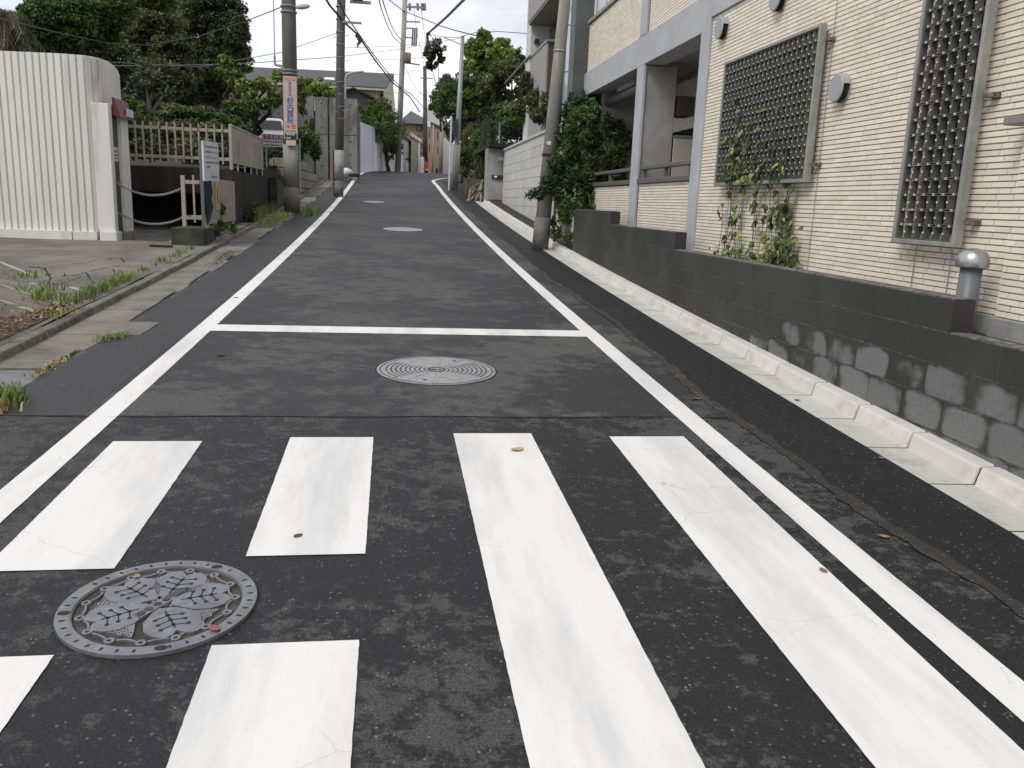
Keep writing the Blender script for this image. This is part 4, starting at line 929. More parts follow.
MB().box(4.3, 4.6, 22.4, 24.3, 5.59, 6.3).build('window', GLASS, hb); MB().box(4.2, 4.29, 22.2, 22.3, 5.59, 6.36).build('window_frame', WHITEP, hb)
MB().tube([(3.77, 24.3, 5.56), (3.77, 29.5, 5.50)], .03, 8).build('stair_rail', GALV, hb)
MB().tube([(3.95, 24.38, 5.95), (3.95, 24.2, 5.95)], .07, 10).build('wall_lamp', DARKM, hb)

# ================================================================== LEFT: ribbed round-cornered shed
sh = thing('shed', 'white ribbed shed with a rounded corner and a dark door on the left lot', 'shed', AD(60, 240, 13.5))
key = [(a_, b_*.955) for a_, b_ in ((-90, 13.3), (0, 13.4), (60, 13.42), (85, 13.5), (97, 13.68), (106, 14.0), (112, 14.45), (116, 15.05), (117.4, 15.7), (116.5, 16.6), (112, 17.5))]
def flat(px, d): v = AD(px, 60, d); return Vector((v.x, v.y, 0))
kp = [flat(*k_) for k_ in key]
pts = []
for i in range(len(kp)-1):
    L_ = (kp[i+1]-kp[i]).length; n = max(int(L_/.03), 1); pts += [kp[i].lerp(kp[i+1], t/n) for t in range(n)]
ZT, ZB = 3.50, .62
def ribbed(pts, z0f, z1, name, parent):
    m_ = MB(); vs = []; s = 0; pitch = .107; out = []
    for i, p in enumerate(pts):
        if i: s += (p-pts[i-1]).length
        out.append((s, p))
    tot = s; prof = [(0, -.012), (.10, -.012), (.20, .022), (.90, .022)]; S = []; k = 0
    while True:
        for u, h in prof:
            ss = (k+u)*pitch
            if ss > tot: break
            S.append((ss, h))
        if (k+1)*pitch > tot: break
        k += 1
    j = 0
    for ss, h in S:
        while j < len(out)-2 and out[j+1][0] < ss: j += 1
        a, b = out[j], out[j+1]; t = (ss-a[0])/max(b[0]-a[0], 1e-6); p = a[1].lerp(b[1], t); d = (b[1]-a[1]).normalized(); q = Vector((d.y, -d.x, 0))
        p = p+q*h; z0 = z0f(ss, p); vs += [(p.x, p.y, z0), (p.x, p.y, z1)]
    m_.add(vs, [(2*i, 2*i+2, 2*i+3, 2*i+1) for i in range(len(S)-1)]); return m_.build(name, WHITEP, parent)
cornerpx = flat(97, 13.06)
ribbed(pts, lambda s, p: .80 if p.x < cornerpx.x-.005 else 2.74, ZT, 'ribbed_wall', sh)
m_ = MB(); rv = [(p.x, p.y, ZT-.06) for p in pts[::6]]+[(-6.0, 19.0, ZT-.06), (-11.5, 17.5, ZT-.06)]; m_.add(rv, [tuple(range(len(rv)))]); m_.build('roof', WHITEP, sh)
m_ = MB(); 
fp = [flat(k_, d-.08) for k_, d in key[:4]]
for a, b in zip(fp[:-1], fp[1:]): m_.obox((a.x, a.y+.08, .68), (b.x, b.y+.08, .68), .2, .25)
m_.build('plinth', WHITEP, sh)
cyy = 14.33; lft = AY(96, 200, cyy); cx = AY(113, 200, cyy).x; dy1 = AX(124, 200, cx).y-cyy; dy2 = AX(131, 200, cx).y-cyy
part_ = lambda name, x0, x1, y0, y1, z0, z1, m, b=.008, parent=sh: MB().box(x0, x1, y0, y1, z0, z1).build(name, m, parent, bevel=b)
part_('corner_pilaster', lft.x, cx, cyy+.04, cyy+.20, .82, 2.80, WHITEP)
part_('door', cx-.10, cx-.04, cyy+.201, cyy+dy1, .80, 2.66, DARKM)
part_('door_frame', cx-.28, cx+.02, cyy+dy1, cyy+dy2, .80, 2.80, WHITEP); part_('lintel', cx-.15, cx+.0, cyy+.201, cyy+dy1-.002, 2.661, 2.80, REDM)
part_('back_wall', -6.5, cx-.28, cyy+dy2+.2, cyy+dy2+.4, .6, 2.8, WHITEP)
part_('step_block', lft.x+.03, cx+.03, cyy-.03, cyy+.25, .50, .82, WHITEP); part_('step_block', cx-.3, cx+.04, cyy+.251, cyy+dy2+.03, .5, .80, STAINC)
MB().hexa([(cx+.0, cyy+.25, 2.64), (cx+.11, cyy+.28, 2.62), (cx+.11, cyy+dy2, 2.62), (cx+.0, cyy+dy2, 2.64)], [(cx+.0, cyy+.25, 2.92), (cx+.03, cyy+.28, 2.90), (cx+.03, cyy+dy2, 2.90), (cx+.0, cyy+dy2, 2.92)]).build('red_awning', REDM, sh)
MB().box(cx+.10, cx+.115, cyy+.6, cyy+.95, 2.66, 2.78).build('awning_label', SIGNW, sh)
np_ = MB().box(cx-.04, cx-.03, cyy+.24, cyy+.5, 1.93, 2.16).build('door_notice', SIGNB, sh)
MB().box(cx-.029, cx-.027, cyy+.27, cyy+.47, 2.08, 2.10).box(cx-.029, cx-.027, cyy+.27, cyy+.47, 2.02, 2.04).box(cx-.029, cx-.027, cyy+.27, cyy+.42, 1.97, 1.985).build('notice_lines', INKG, sh)
MB().tube([(cx-.04, cyy+dy1-.12, 1.6), (cx+.0, cyy+dy1-.12, 1.6)], .03, 10).build('door_handle', GALV, sh)
# drain grating strip in front of the opening
dg_ = thing('drain_grate', 'dark drain grating at the foot of the black opening', 'drain', onlot(160, 246)); a = onlot(150, 246); b = onlot(172, 247)
m_ = MB(); m_.obox((a.x, a.y, a.z+.012), (b.x, b.y, b.z+.012), .16, .02); m_.build('grating', IRONK, dg_)

# ------------------------------------------------------------------ retaining wall with dark opening, and rusty railing on top
rw = thing('retaining_wall', 'blackened concrete retaining wall with a dark opening under the rusty railing', 'wall', (-4, 17.6, .8))
FY, SX = 17.6, -3.14
ztop = 1.95
m_ = MB(); m_.box(-8, SX-.002, FY, FY+.25, 1.47, ztop); m_.build('front_beam', M('streaked_dark_concrete', (.036, .032, .026), (.012, .011, .009), 2.2, .4, .6, .9, .4, 30, stretch=(1.6, 1, .25), coord='World'), rw)
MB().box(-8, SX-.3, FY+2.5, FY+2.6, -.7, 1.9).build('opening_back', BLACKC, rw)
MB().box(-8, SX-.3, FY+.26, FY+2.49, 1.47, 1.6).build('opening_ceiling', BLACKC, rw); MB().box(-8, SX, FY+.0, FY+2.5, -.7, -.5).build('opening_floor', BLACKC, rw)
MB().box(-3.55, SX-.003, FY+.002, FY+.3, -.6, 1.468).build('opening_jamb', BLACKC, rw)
m_ = MB(); m_.box(SX-.25, SX, FY+.003, 22.0, .5, ztop-.002); m_.build('side_wall', BLACKC, rw)
rl = thing('railing', 'long rusty pinkish beige railing on top of the blackened retaining wall', 'railing', (-4, 17.7, ztop))
def bar_(name, *a): return MB().box(*a).build(name, RAILM, rl, bevel=.005)
yr = FY+.06
bar_('rail', -6.2, SX-.045, yr, yr+.045, 2.66, 2.72); bar_('rail', -6.2, SX-.045, yr, yr+.045, 2.12, 2.18)
x = -6.15
while x < SX-.12: bar_('baluster', x, x+.032, yr-.012, yr+.02, 2.05, 2.80); x += .148
bar_('post', SX-.06, SX, yr-.005, yr+.06, ztop-.02, 2.82)
for i in range(5):
    y0 = yr+.07+i*.84; bar_('sheet_panel', SX-.035, SX-.02, y0, y0+.83, 2.13, 2.79)
    bar_('post', SX-.065, SX-.037, y0+.78, y0+.83, ztop-.02, 2.7)
bar_('rail', SX-.05, SX-.01, yr+.065, yr+4.3, 2.7905, 2.835); bar_('rail', SX-.05, SX-.01, yr+.065, yr+4.3, 2.085, 2.129)
tag(MB().hexa([(-9, 14.4, .2), (-3.44, 14.4, .2), (-3.44, 17.6, -.7), (-9, 17.6, -.7)], [(-9, 14.4, .55), (-3.44, 14.4, .55), (-3.44, 17.6, -.5), (-9, 17.6, -.5)]).build('ramp', BLACKC), kind='structure')
MB().box(-3.462, -3.43, 14.5, 17.6, -.6, zr(14.5)+.07).build('ramp_side_wall', BLACKC, rw)
# short railing with panel on a mossy block
bk = thing('concrete_block', 'mossy concrete block under the short rusty railing', 'block', (-3.2, 14.4, .6))
MB().box(-3.50, -2.98, 14.1, 15.0, .45, .93).build('block_body', MOSSC, bk, bevel=.02)
sr = thing('railing', 'short rusty railing with sheet panel standing on the mossy block', 'railing', (-3.2, 14.5, .93))
def bs_(name, *a, m=RAILM): return MB().box(*a).build(name, m, sr, bevel=.005)
bs_('post', -3.40, -3.34, 14.48, 14.54, .93, 1.75); bs_('post', -3.05, -2.99, 14.48, 14.54, .93, 1.70); bs_('baluster', -3.22, -3.19, 14.49, 14.52, 1.0, 1.76)
bs_('rail', -3.34, -3.05, 14.485, 14.53, 1.05, 1.12); bs_('rail', -3.34, -3.05, 14.485, 14.53, 1.62, 1.68)
for i in range(4): bs_('sheet_panel', -3.005, -2.99, 14.56+i*.60, 15.15+i*.60, .98, 1.72); 
bs_('post', -3.05, -3.01, 15.7, 15.75, .7, 1.7); bs_('post', -3.05, -3.01, 16.9, 16.95, .8, 1.7)
# sign board on a post
sb = thing('sign_board', 'white notice board with faded blue and red lines above the short railing', 'sign', (-3.05, 14.4, .93))
a = AY(202, 140, 14.3); b = AY(215, 143, 14.75); zt_, zb_ = a.z-.01, AY(202, 181, 14.3).z
b.z = zt_
MB().obox((a.x, a.y, (zt_+zb_)/2), (b.x+.04, b.y, (zt_+zb_)/2), .03, zt_-zb_).build('board', SIGNW, sb, bevel=.004)
dv = Vector((b.x+.04-a.x, b.y-a.y, 0)); dv_n = dv.normalized(); nn = Vector((dv_n.y, -dv_n.x, 0))
for row, (w0, w1, mt) in enumerate(((.1, .9, INKG), (.1, .5, INKG), (.52, .9, INKP), (.1, .85, INKP), (.15, .95, INKG), (.2, .4, INKG), (.45, .9, INKG))):
    zz = zt_ - (zt_-zb_)*(.13, .26, .26, .39, .52, .64, .88)[row]; ln = MB(); u = w0
    while u < w1:
        du = random.uniform(.045, .075); p = a+dv*u+nn*.0165; p2 = a+dv*min(u+du, w1)+nn*.0165; h_ = random.uniform(.018, .03)
        ln.obox((p.x, p.y, zz), (p2.x, p2.y, zz), .002, h_); u += du+.02
    ln.build('text_line', mt, sb)
MB().obox((a.x-.03, a.y+.03, .95), (a.x-.03, a.y+.03, zt_), .05, .05, (0, 1, 0)).build('post', BROWNR, sb)
# teal cloth and yellow tag on the short railing
m_ = MB(); cp = [(0, 0), (.10, .03), (.17, -.02), (.19, -.22), (.17, -.30), (.19, -.42), (.14, -.62), (.08, -.75), (.06, -.42), (.05, -.2), (-.02, -.1)]
m_.add([(-3.09+u, 14.44+.02*sin(i*2.1), 1.70+v) for i, (u, v) in enumerate(cp)]+[(-3.09+u, 14.47+.02*sin(i*1.3), 1.70+v) for i, (u, v) in enumerate(cp)], [tuple(range(11))[::-1], tuple(range(11, 22))]+[(i, (i+1) % 11, 11+(i+1) % 11, 11+i) for i in range(11)])
top_mesh(m_, 'cloth', CLOTH, 'dark teal cloth hanging from the short rusty railing', 'cloth')
yt = thing('warning_tag', 'narrow yellow tag with a red stripe on the sheet panel', 'tag', (-2.98, 15.3, 1.2))
MB().box(-2.985, -2.975, 15.1, 15.36, 1.20, 1.68).build('tag_sheet', YEL, yt); MB().box(-2.974, -2.972, 15.2, 15.26, 1.30, 1.60).build('red_stripe', REDM, yt)
# chains
def chain(a, b, sag, label):
    m_ = MB(); n = 46; pts = []
    for i in range(n+1):
        t = i/n; p = a.lerp(b, t); p.z -= sag*4*t*(1-t); pts.append(p)
    for i in range(n):
        d = (pts[i+1]-pts[i]); c_ = (pts[i]+pts[i+1])/2; dn = d.normalized(); s = dn.cross(Vector((0, 0, 1))).normalized() if i % 2 else dn.cross(dn.cross(Vector((0, 0, 1)))).normalized()
        L_ = d.length*.72
        loop = [c_+dn*cos(k*pi/3)*L_+s*sin(k*pi/3)*.016 for k in range(7)]; m_.tube(loop, .0065, 5, False)
    top_mesh(m_, 'chain', GALV, label, 'chain', 'chains across the opening')
ca, cb = Vector((cx+.06, cyy+.3, 1.62)), Vector((-3.38, 14.5, 1.58))
ca1 = AY(115, 182, cyy+.3); cb1 = AY(184, 187, 14.5); chain(ca1, cb1, .17, 'upper chain from the shed to the short railing')
ca2 = AY(115, 211, cyy+.3); cb2 = AY(184, 217, 14.5); chain(ca2, cb2, .16, 'lower chain from the shed to the short railing')

# ------------------------------------------------------------------ low walls behind the first left pole
dw = thing('low_wall', 'blackened low wall behind the pole with the clinic sign', 'wall', (-3.3, 24, 1)); m_ = MB()
m_.hexa([(-3.5, 22.3, .9), (-3.2, 22.3, .9), (-3.2, 27, 1.2), (-3.5, 27, 1.2)], [(-3.5, 22.3, 2.2), (-3.2, 22.3, 2.2), (-3.2, 27, 2.0), (-3.5, 27, 2.0)]); m_.build('wall_body', BLACKC, dw)
MB().box(-5.4, -3.5, 23.2, 23.4, .9, 2.35).build('cross_wall', BLACKC, dw)
m_ = MB(); m_.hexa([(-3.18, 23.0, 1.1), (-2.98, 23.0, 1.1), (-2.98, 27.0, 1.3), (-3.18, 27.0, 1.3)], [(-3.18, 23.0, 1.95), (-3.0, 23.0, 1.95), (-3.0, 26.6, 1.55), (-3.18, 26.6, 1.55)]); m_.build('mossy_buttress', MOSSC, dw)
sw = thing('stone_block_wall', 'low cream block wall with moss left of the second pole', 'wall', (-3, 30, 1.5))
CRB = M('cream_block', (.26, .24, .18), (.15, .14, .10), 4, .4, .65, .9, .4, 40, var=.12, coord='World')
for j in range(4):
    for i in range(5):
        y0 = 28.0+i*1.5+(j % 2)*.6
        if j == 3 and i > 2: continue
        MB().box(-3.3, -3.0, y0+.01, y0+1.48, zr(28)+j*.3+.01, zr(28)+j*.3+.29).build('stone_block', CRB, sw, bevel=.015)
    for i in range(3): MB().box(-5.0+i*.66+.01, -5.0+(i+1)*.66-.01, 27.75, 27.98, zr(28)+j*.3+.01, zr(28)+j*.3+.29).build('stone_block', CRB, sw, bevel=.015)
MB().box(-5.0, -3.05, 27.9, 28.3, .9, zr(28)+1.15).build('core', BLACKC, sw)

# tall tie-hole concrete wall further back
tw = thing('concrete_wall', 'tall raw concrete wall with rows of tie holes behind the second left pole', 'wall', (-4, 38, 2.5))
xs_ = [(-15.5, -12.9), (-12.9, -10.3), (-10.3, -7.7), (-7.7, -5.1), (-5.1, -3.35), (-3.3, -2.75), (-2.7, -1.5)]
for i, (xa, xb) in enumerate(xs_):
    zt2 = 5.15 if i < 4 else 5.65
    for (za, zb2) in ((1.5, 4.12), (4.14, zt2)):
        p = MB().box(xa+.012, xb-.012, 38+(.04 if i % 2 else 0), 38.3, za, zb2).build('wall_panel', STAINC, tw, bevel=.01)
        hm = MB(); nx = max(int((xb-xa)/.55), 1); nz = max(int((zb2-za)/.48), 1)
        for a_ in range(nx):
            for b_ in range(nz): X_, Z_ = xa+(a_+.5)*(xb-xa)/nx, za+(b_+.5)*(zb2-za)/nz; yf = 38+(.04 if i % 2 else 0); hm.tube([(X_, yf-.006, Z_), (X_, yf+.02, Z_)], .035, 8)
        hm.build('tie_holes', IRONK, p)
MB().box(-16, -1.4, 38.31, 38.6, 1.5, 5.1).build('wall_core', STAINC, tw)
# white board, fence slabs
wb = thing('white_board', 'tall plain white panel by the left side of the crest', 'panel', (-1.3, 46, 3)); a = Vector((-1.72, 44, 0)); b = Vector((-1.0, 48, 0))
m_ = MB(); m_.hexa([(a.x, a.y, 2.7), (a.x+.06, a.y, 2.7), (b.x+.06, b.y, 2.9), (b.x, b.y, 2.9)], [(a.x, a.y, 5.26), (a.x+.06, a.y, 5.26), (b.x+.06, b.y, 5.28), (b.x, b.y, 5.28)]); m_.build('board', M('white_board_paint', (.60, .62, .68), rough=.5), wb, bevel=.01)
MB().box(a.x-.06, a.x-.002, 43.98, 44.06, 2.6, 5.2).build('post', GALV, wb)
fw_ = thing('slab_fence', 'pale concrete slab fence right of the white panel', 'fence', (-.4, 50, 3))
for i in range(3): MB().hexa([(-.95+i*.42, 48.3+i*1.6, 2.8), (-.87+i*.42, 48.3+i*1.6, 2.8), (-.50+i*.42, 49.8+i*1.6, 2.8), (-.58+i*.42, 49.8+i*1.6, 2.8)], [(-.95+i*.42, 48.3+i*1.6, 4.5), (-.87+i*.42, 48.3+i*1.6, 4.5), (-.50+i*.42, 49.8+i*1.6, 4.5), (-.58+i*.42, 49.8+i*1.6, 4.5)]).build('slab', PANEL, fw_)
ob = tree('spreading green tree overhanging the slab fence near the crest', (-.2, 49.5, 2.9), [(-.9, 48.5, 5.6), (.1, 48.5, 5.4), (-.3, 49.5, 5.8)], .12,
     [blob_px(378, 122, 24, 20, 48.8), blob_px(395, 135, 13, 18, 50), blob_px(364, 114, 13, 12, 48.5), blob_px(380, 106, 15, 9, 49), blob_px(390, 150, 7, 12, 50), blob_px(401, 128, 6, 12, 51)], 10000, .13, LF_MID, sub=30)
tag(ob, cat='tree')

# ------------------------------------------------------------------ houses beyond
ROOFG = M('dark_slate_roof', (.062, .064, .070), (.075, .077, .083), 1, rough=.8); ROOFB = M('black_roof', (.025, .026, .028), rough=.7); CREAM = M('cream_render', (.46, .42, .31), (.42, .38, .28), 2, rough=.8)
TAN = M('tan_render', (.36, .25, .155), (.32, .22, .135), 2, rough=.85); BRNW = M('brown_render', (.26, .195, .14), (.25, .17, .11), 2, rough=.85)
h1 = thing('house', 'cream house with a big dark slate roof and skylight behind the black gabled house', 'house', (-4, 60, 3))
def quad(name, pts, m, par, th=.12):
    m_ = MB(); m_.add([tuple(p) for p in pts]+[(p[0], p[1]+.02, p[2]-th) for p in pts], [(0, 1, 2, 3), (7, 6, 5, 4), (0, 4, 5, 1), (1, 5, 6, 2), (2, 6, 7, 3), (3, 7, 4, 0)]); return m_.build(name, m, par)
el = AY(200, 77, 58); er = AY(385, 87.5, 58); rt = AY(394, 73.5, 63); rlft = AY(200, 64.5, 63)
quad('roof', [(el.x, 58, el.z), (er.x, 58, er.z), (rt.x, 63, rt.z), (rlft.x, 63, rlft.z)], ROOFG, h1)
e2 = AY(390, 103, 66)
quad('roof', [(rlft.x, 63, rlft.z), (rt.x, 63, rt.z), (rt.x-.1, 68, er.z), (rlft.x, 68, el.z)], ROOFG, h1)
MB().box(el.x, er.x-.35, 58.5, 67, 2.5, er.z-.12).build('wall', CREAM, h1)
m_ = MB(); xw = er.x-.1
m_.add([(xw, 58.5, 2.5), (rt.x+.1, 67, 2.5), (rt.x+.1, 67, er.z-.15), (rt.x-.12, 63, rt.z-.15), (xw, 58.5, er.z-.15)], [(0, 1, 2, 3, 4)]); m_.build('gable_wall', CREAM, h1)
sk = AY(329.5, 80, 59.4); MB().hexa([(sk.x-.33, 59.2, sk.z-.12), (sk.x+.33, 59.2, sk.z-.12), (sk.x+.33, 59.8, sk.z+.08), (sk.x-.33, 59.8, sk.z+.08)], [(sk.x-.33, 59.1, sk.z), (sk.x+.33, 59.1, sk.z), (sk.x+.33, 59.7, sk.z+.2), (sk.x-.33, 59.7, sk.z+.2)]).build('skylight', WHITE, h1)
sg = MB()
for i in range(16): sg.box(er.x-.4-i*.25, er.x-.36-i*.25, 58.5, 58.54, er.z+.12, er.z+.17)
sg.build('snow_guards', ROOFB, h1); MB().box(el.x, er.x, 57.9, 57.98, er.z-.22, er.z-.1).build('eave_gutter', CREAM, h1)
h2 = thing('house', 'black gabled low house behind the tie hole wall', 'house', (-2, 50, 3)); ap = AY(353.6, 87.5, 54); l_ = AY(322, 98, 54); r_ = AY(392, 106, 54)
BLW = M('black_cladding', (.03, .033, .037), rough=.7)
quad('roof', [(l_.x, 53.8, l_.z), (ap.x, 53.8, ap.z), (ap.x, 57, ap.z), (l_.x, 57, l_.z)], ROOFB, h2, .1); quad('roof', [(ap.x, 53.8, ap.z), (r_.x, 53.8, r_.z), (r_.x, 57, r_.z), (ap.x, 57, ap.z)], ROOFB, h2, .1)
m_ = MB(); m_.add([(l_.x+.1, 54, 2.6), (r_.x-.1, 54, 2.6), (r_.x-.1, 54, r_.z-.12), (ap.x, 54, ap.z-.12), (l_.x+.1, 54, l_.z-.12)], [(0, 1, 2, 3, 4)]); m_.build('gable_wall', BLW, h2)
MB().box(l_.x+.12, r_.x-.12, 54.01, 57.4, 2.6, r_.z-.15).build('wall', BLW, h2)
# garage row and tan house
h3 = thing('house', 'tan two storey house with dark hipped roof beyond the crest', 'house', (2, 75, 3))
L3 = AY(404, 173, 72); R3 = AY(434, 125, 72); 
xl, xr = AY(401, 150, 74).x, AY(431.5, 150, 74).x; ze = AY(415, 124.0, 74).z
MB().box(xl, xr, 74, 84, 2.0, ze).build('wall', TAN, h3)
m_ = MB(); zp = AY(412, 111, 78).z
m_.add([(xl-.3, 73.6, ze), (xr+.3, 73.6, ze), (xr+.3, 84.4, ze), (xl-.3, 84.4, ze), ((xl+xr)/2-.4, 78, zp), ((xl+xr)/2-.2, 80, zp)], [(0, 1, 4), (1, 2, 5, 4), (2, 3, 5), (3, 0, 4, 5), (3, 2, 1, 0)]); m_.build('roof', ROOFG, h3)
def window_(px0, py0, px1, py1, Y, par, side=None):
    a = AY(px0, py0, Y); b = AY(px1, py1, Y); f = MB().box(a.x-.06, b.x+.06, Y-.05, Y-.001, b.z-.06, a.z+.06).build('window', DARKM, par)
    MB().box(a.x, b.x, Y-.06, Y-.0505, b.z, (a.z+b.z)/2+.1).build('pane', CURT, f); MB().box(a.x, b.x, Y-.06, Y-.0505, (a.z+b.z)/2+.15, a.z).build('pane', CURT, f)
window_(417, 123.5, 421, 130.5, 74, h3); window_(416, 145, 423, 153, 74, h3)
for pz in (135, 143): a = AY(404, pz, 74); MB().box(xl-.02, xr+.02, 73.95, 73.999, a.z, a.z+.12).build('band', BRNW, h3)
h4 = thing('house', 'brown narrow fronted house right of the tan house beyond the crest', 'house', (4, 72, 3))
xl4, xr4 = AY(427.5, 150, 71).x, AY(450, 150, 71).x
m_ = MB(); zA, zB = AY(430, 122, 71).z, AY(452, 138, 71).z
m_.hexa([(xl4, 71, 2), (xr4, 68, 2), (xr4+2, 80, 2), (xl4, 80, 2)], [(xl4, 71, zA), (xr4, 68, zB), (xr4+2, 80, zB), (xl4, 80, zA)]); m_.build('wall', BRNW, h4)
m_ = MB(); m_.hexa([(xl4-.2, 70.7, zA), (xr4+.2, 67.7, zB), (xr4+2, 80, zB), (xl4, 80, zA)], [(xl4-.2, 70.7, zA+.15), (xr4+.2, 67.7, zB+.15), (xr4+2, 80, zB+.15), (xl4, 80, zA+.15)]); m_.build('roof', ROOFB, h4)
for px in (430, 434, 438, 442, 446):
    for (p0_, p1_) in ((128, 136), (143, 150)):
        a = AY(px, p0_+(px-430)*.4, 69); b = AY(px+1.8, p1_+(px-430)*.4, 69); t_ = (a.x-xl4)/(xr4-xl4); yy_ = 71-3*t_; MB().box(a.x, b.x, yy_-.1, yy_-.02, b.z, a.z).build('window', GLASS, h4)
a = AY(432, 160, 68); MB().hexa([(xl4+.5, 70.6, 2.5), (xr4, 67.9, 2.5), (xr4, 68.1, 2.5), (xl4+.5, 70.8, 2.5)], [(xl4+.5, 70.6, 4.5), (xr4, 67.9, 4.5), (xr4, 68.1, 4.5), (xl4+.5, 70.8, 4.5)]).build('garage_front', TAN, h4)
for q in (.35, .6, .8): xq = xl4+(xr4-xl4)*q; MB().box(xq, xq+.22, 71-3*q-.28, 71-3*q-.1, 2.5, 4.1).build('garage_door', DARKM, h4)
gr = thing('garage', 'pale grey garage building with two door openings left of the beige shed', 'garage', (.8, 60, 3))
x0, x1 = AY(391, 150, 58).x, AY(411.5, 150, 62).x; z0_, z1_ = AY(391, 126, 58).z, AY(411.5, 144, 62).z
m_ = MB(); m_.hexa([(x0, 57, 2.6), (x1, 63, 2.6), (x1-.5, 66, 2.6), (x0-3, 66, 2.6)], [(x0, 57, z0_), (x1, 63, z1_), (x1-.5, 66, z1_), (x0-3, 66, z0_)]); m_.build('wall', M('pale_violet_render', (.40, .40, .43), rough=.8), gr)
m_ = MB(); m_.hexa([(x0-.1, 56.8, z0_), (x1+.1, 62.9, z1_), (x1-.4, 66, z1_), (x0-3, 66, z0_)], [(x0-.1, 56.8, z0_+.15), (x1+.1, 62.9, z1_+.15), (x1-.4, 66, z1_+.15), (x0-3, 66, z0_+.15)]); m_.build('roof', ROOFB, gr)
for q, w_ in ((.38, .2), (.72, .2)):
    xa = x0+(x1-x0)*q; ya = 57+6*q; xb = x0+(x1-x0)*(q+w_); yb = 57+6*(q+w_)
    MB().hexa([(xa, ya-.06, 2.7), (xb, yb-.06, 2.7), (xb, yb-.01, 2.7), (xa, ya-.01, 2.7)], [(xa, ya-.06, 5.0-q), (xb, yb-.06, 5.0-q), (xb, yb-.01, 5.0-q), (xa, ya-.01, 5.0-q)]).build('garage_door', WHITEP, gr)
    MB().hexa([(xa-.05, ya-.3, 5.0-q), (xb+.05, yb-.3, 5.0-q), (xb+.05, yb-.01, 5.0-q), (xa-.05, ya-.01, 5.0-q)], [(xa-.05, ya-.3, 5.1-q), (xb+.05, yb-.3, 5.1-q), (xb+.05, yb-.01, 5.1-q), (xa-.05, ya-.01, 5.1-q)]).build('awning', DARKM, gr)
bsd = thing('beige_shed', 'beige flat roofed shed beside the far flag banner', 'shed', (1.5, 62, 3)); x0, x1 = AY(411, 150, 62).x, AY(420, 150, 62).x
zz = AY(415, 141, 62).z; MB().hexa([(x0, 62, 2.6), (x1, 62, 2.6), (x1, 66, 2.6), (x0, 66, 2.6)], [(x0, 62, zz+.35), (x1, 62, zz-.1), (x1, 66, zz-.1), (x0, 66, zz+.35)]).build('wall', CREAM, bsd)
MB().hexa([(x0-.05, 61.85, zz+.35), (x1+.1, 61.85, zz-.1), (x1+.1, 66, zz-.1), (x0, 66, zz+.35)], [(x0-.05, 61.85, zz+.6), (x1+.1, 61.85, zz+.12), (x1+.1, 66, zz+.12), (x0, 66, zz+.6)]).build('roof_edge', WHITEP, bsd)
MB().box(x1-.12, x1+.0, 61.9, 61.99, 2.6, zz-.1).build('corner_trim', WHITE, bsd)
wpz = thing('gate_pier', 'white gate pier between the beige shed and the red banner', 'pier', (2, 61, 3)); a = AY(420.5, 157, 61); b = AY(424, 160, 61); MB().box(a.x, b.x, 61, 61.4, 2.6, a.z).build('pier_body', WHITE, wpz, bevel=.02)
fl = thing('banner', 'faded red banner with a yellow foot beside the far brown pole', 'banner', (2.3, 60, 3)); a = AY(424.5, 161, 60); b = AY(428.5, 169, 60)
MB().box(a.x, b.x, 60, 60.02, b.z, a.z).build('cloth', M('faded_crimson', (.42, .06, .10), rough=.8), fl); MB().box(a.x+.05, b.x, 59.99, 60.019, b.z-.12, b.z-.002).build('hem', YEL, fl); MB().tube([(a.x, 60.03, 2.8), (a.x, 60.03, a.z+.1)], .02, 6).build('stick', GALV, fl)
h5 = thing('building', 'pale grey white building just behind the right hand pole at the crest', 'building', (6, 60, 3)); x0, x1 = AY(445, 150, 64).x, AY(457, 150, 58).x
MB().hexa([(x0, 66, 2.6), (x1, 58, 2.6), (x1+3, 60, 2.6), (x0+2, 68, 2.6)], [(x0, 66, 6.2), (x1, 58, 5.2), (x1+3, 60, 5.2), (x0+2, 68, 6.2)]).build('wall', WR, h5)
h6 = thing('building', 'distant pale building under the branches above the tan house', 'building', (5, 110, 3)); a = AY(425, 108, 110); b = AY(447, 108, 110); MB().box(a.x, b.x, 110, 118, 2, a.z).build('wall', M('pale_far_render', (.5, .5, .5)), h6); MB().box(a.x+.5, a.x+3, 109.9, 109.99, a.z-3, a.z-2).build('window', GLASS, h6)
# parked car roof behind the red sign, red/white notice board
cr_ = thing('parked_car', 'white car of which only the roof shows above the hedge behind the red notice board', 'car', (-9, 32, 2.5))
WC = M('car_white_paint', (.72, .74, .73), rough=.25, spec=.6)
xa, xb, zc = AY(261.5, 121, 35).x, AY(285, 121, 35).x, AY(272, 120, 35).z; w2 = (xb-xa)/2; xm = (xa+xb)/2
sec = [(-1.35, -1.25), (-1.35, -.45), (-1.12, -.38), (-.92, -.06), (-.7, 0), (.7, 0), (.92, -.06), (1.12, -.38), (1.35, -.45), (1.35, -1.25)]
k_ = w2/.92; pr_ = [(xm+u*k_, zc+v) for u, v in sec]
m_ = MB(); m_.add([(x, 34.2, z) for x, z in pr_]+[(x, 37.6, z) for x, z in pr_], [tuple(range(10)), tuple(range(19, 9, -1))]+[(i, 10+i, 10+(i+1) % 10, (i+1) % 10) for i in range(10)]); m_.build('body', WC, cr_, bevel=.06)
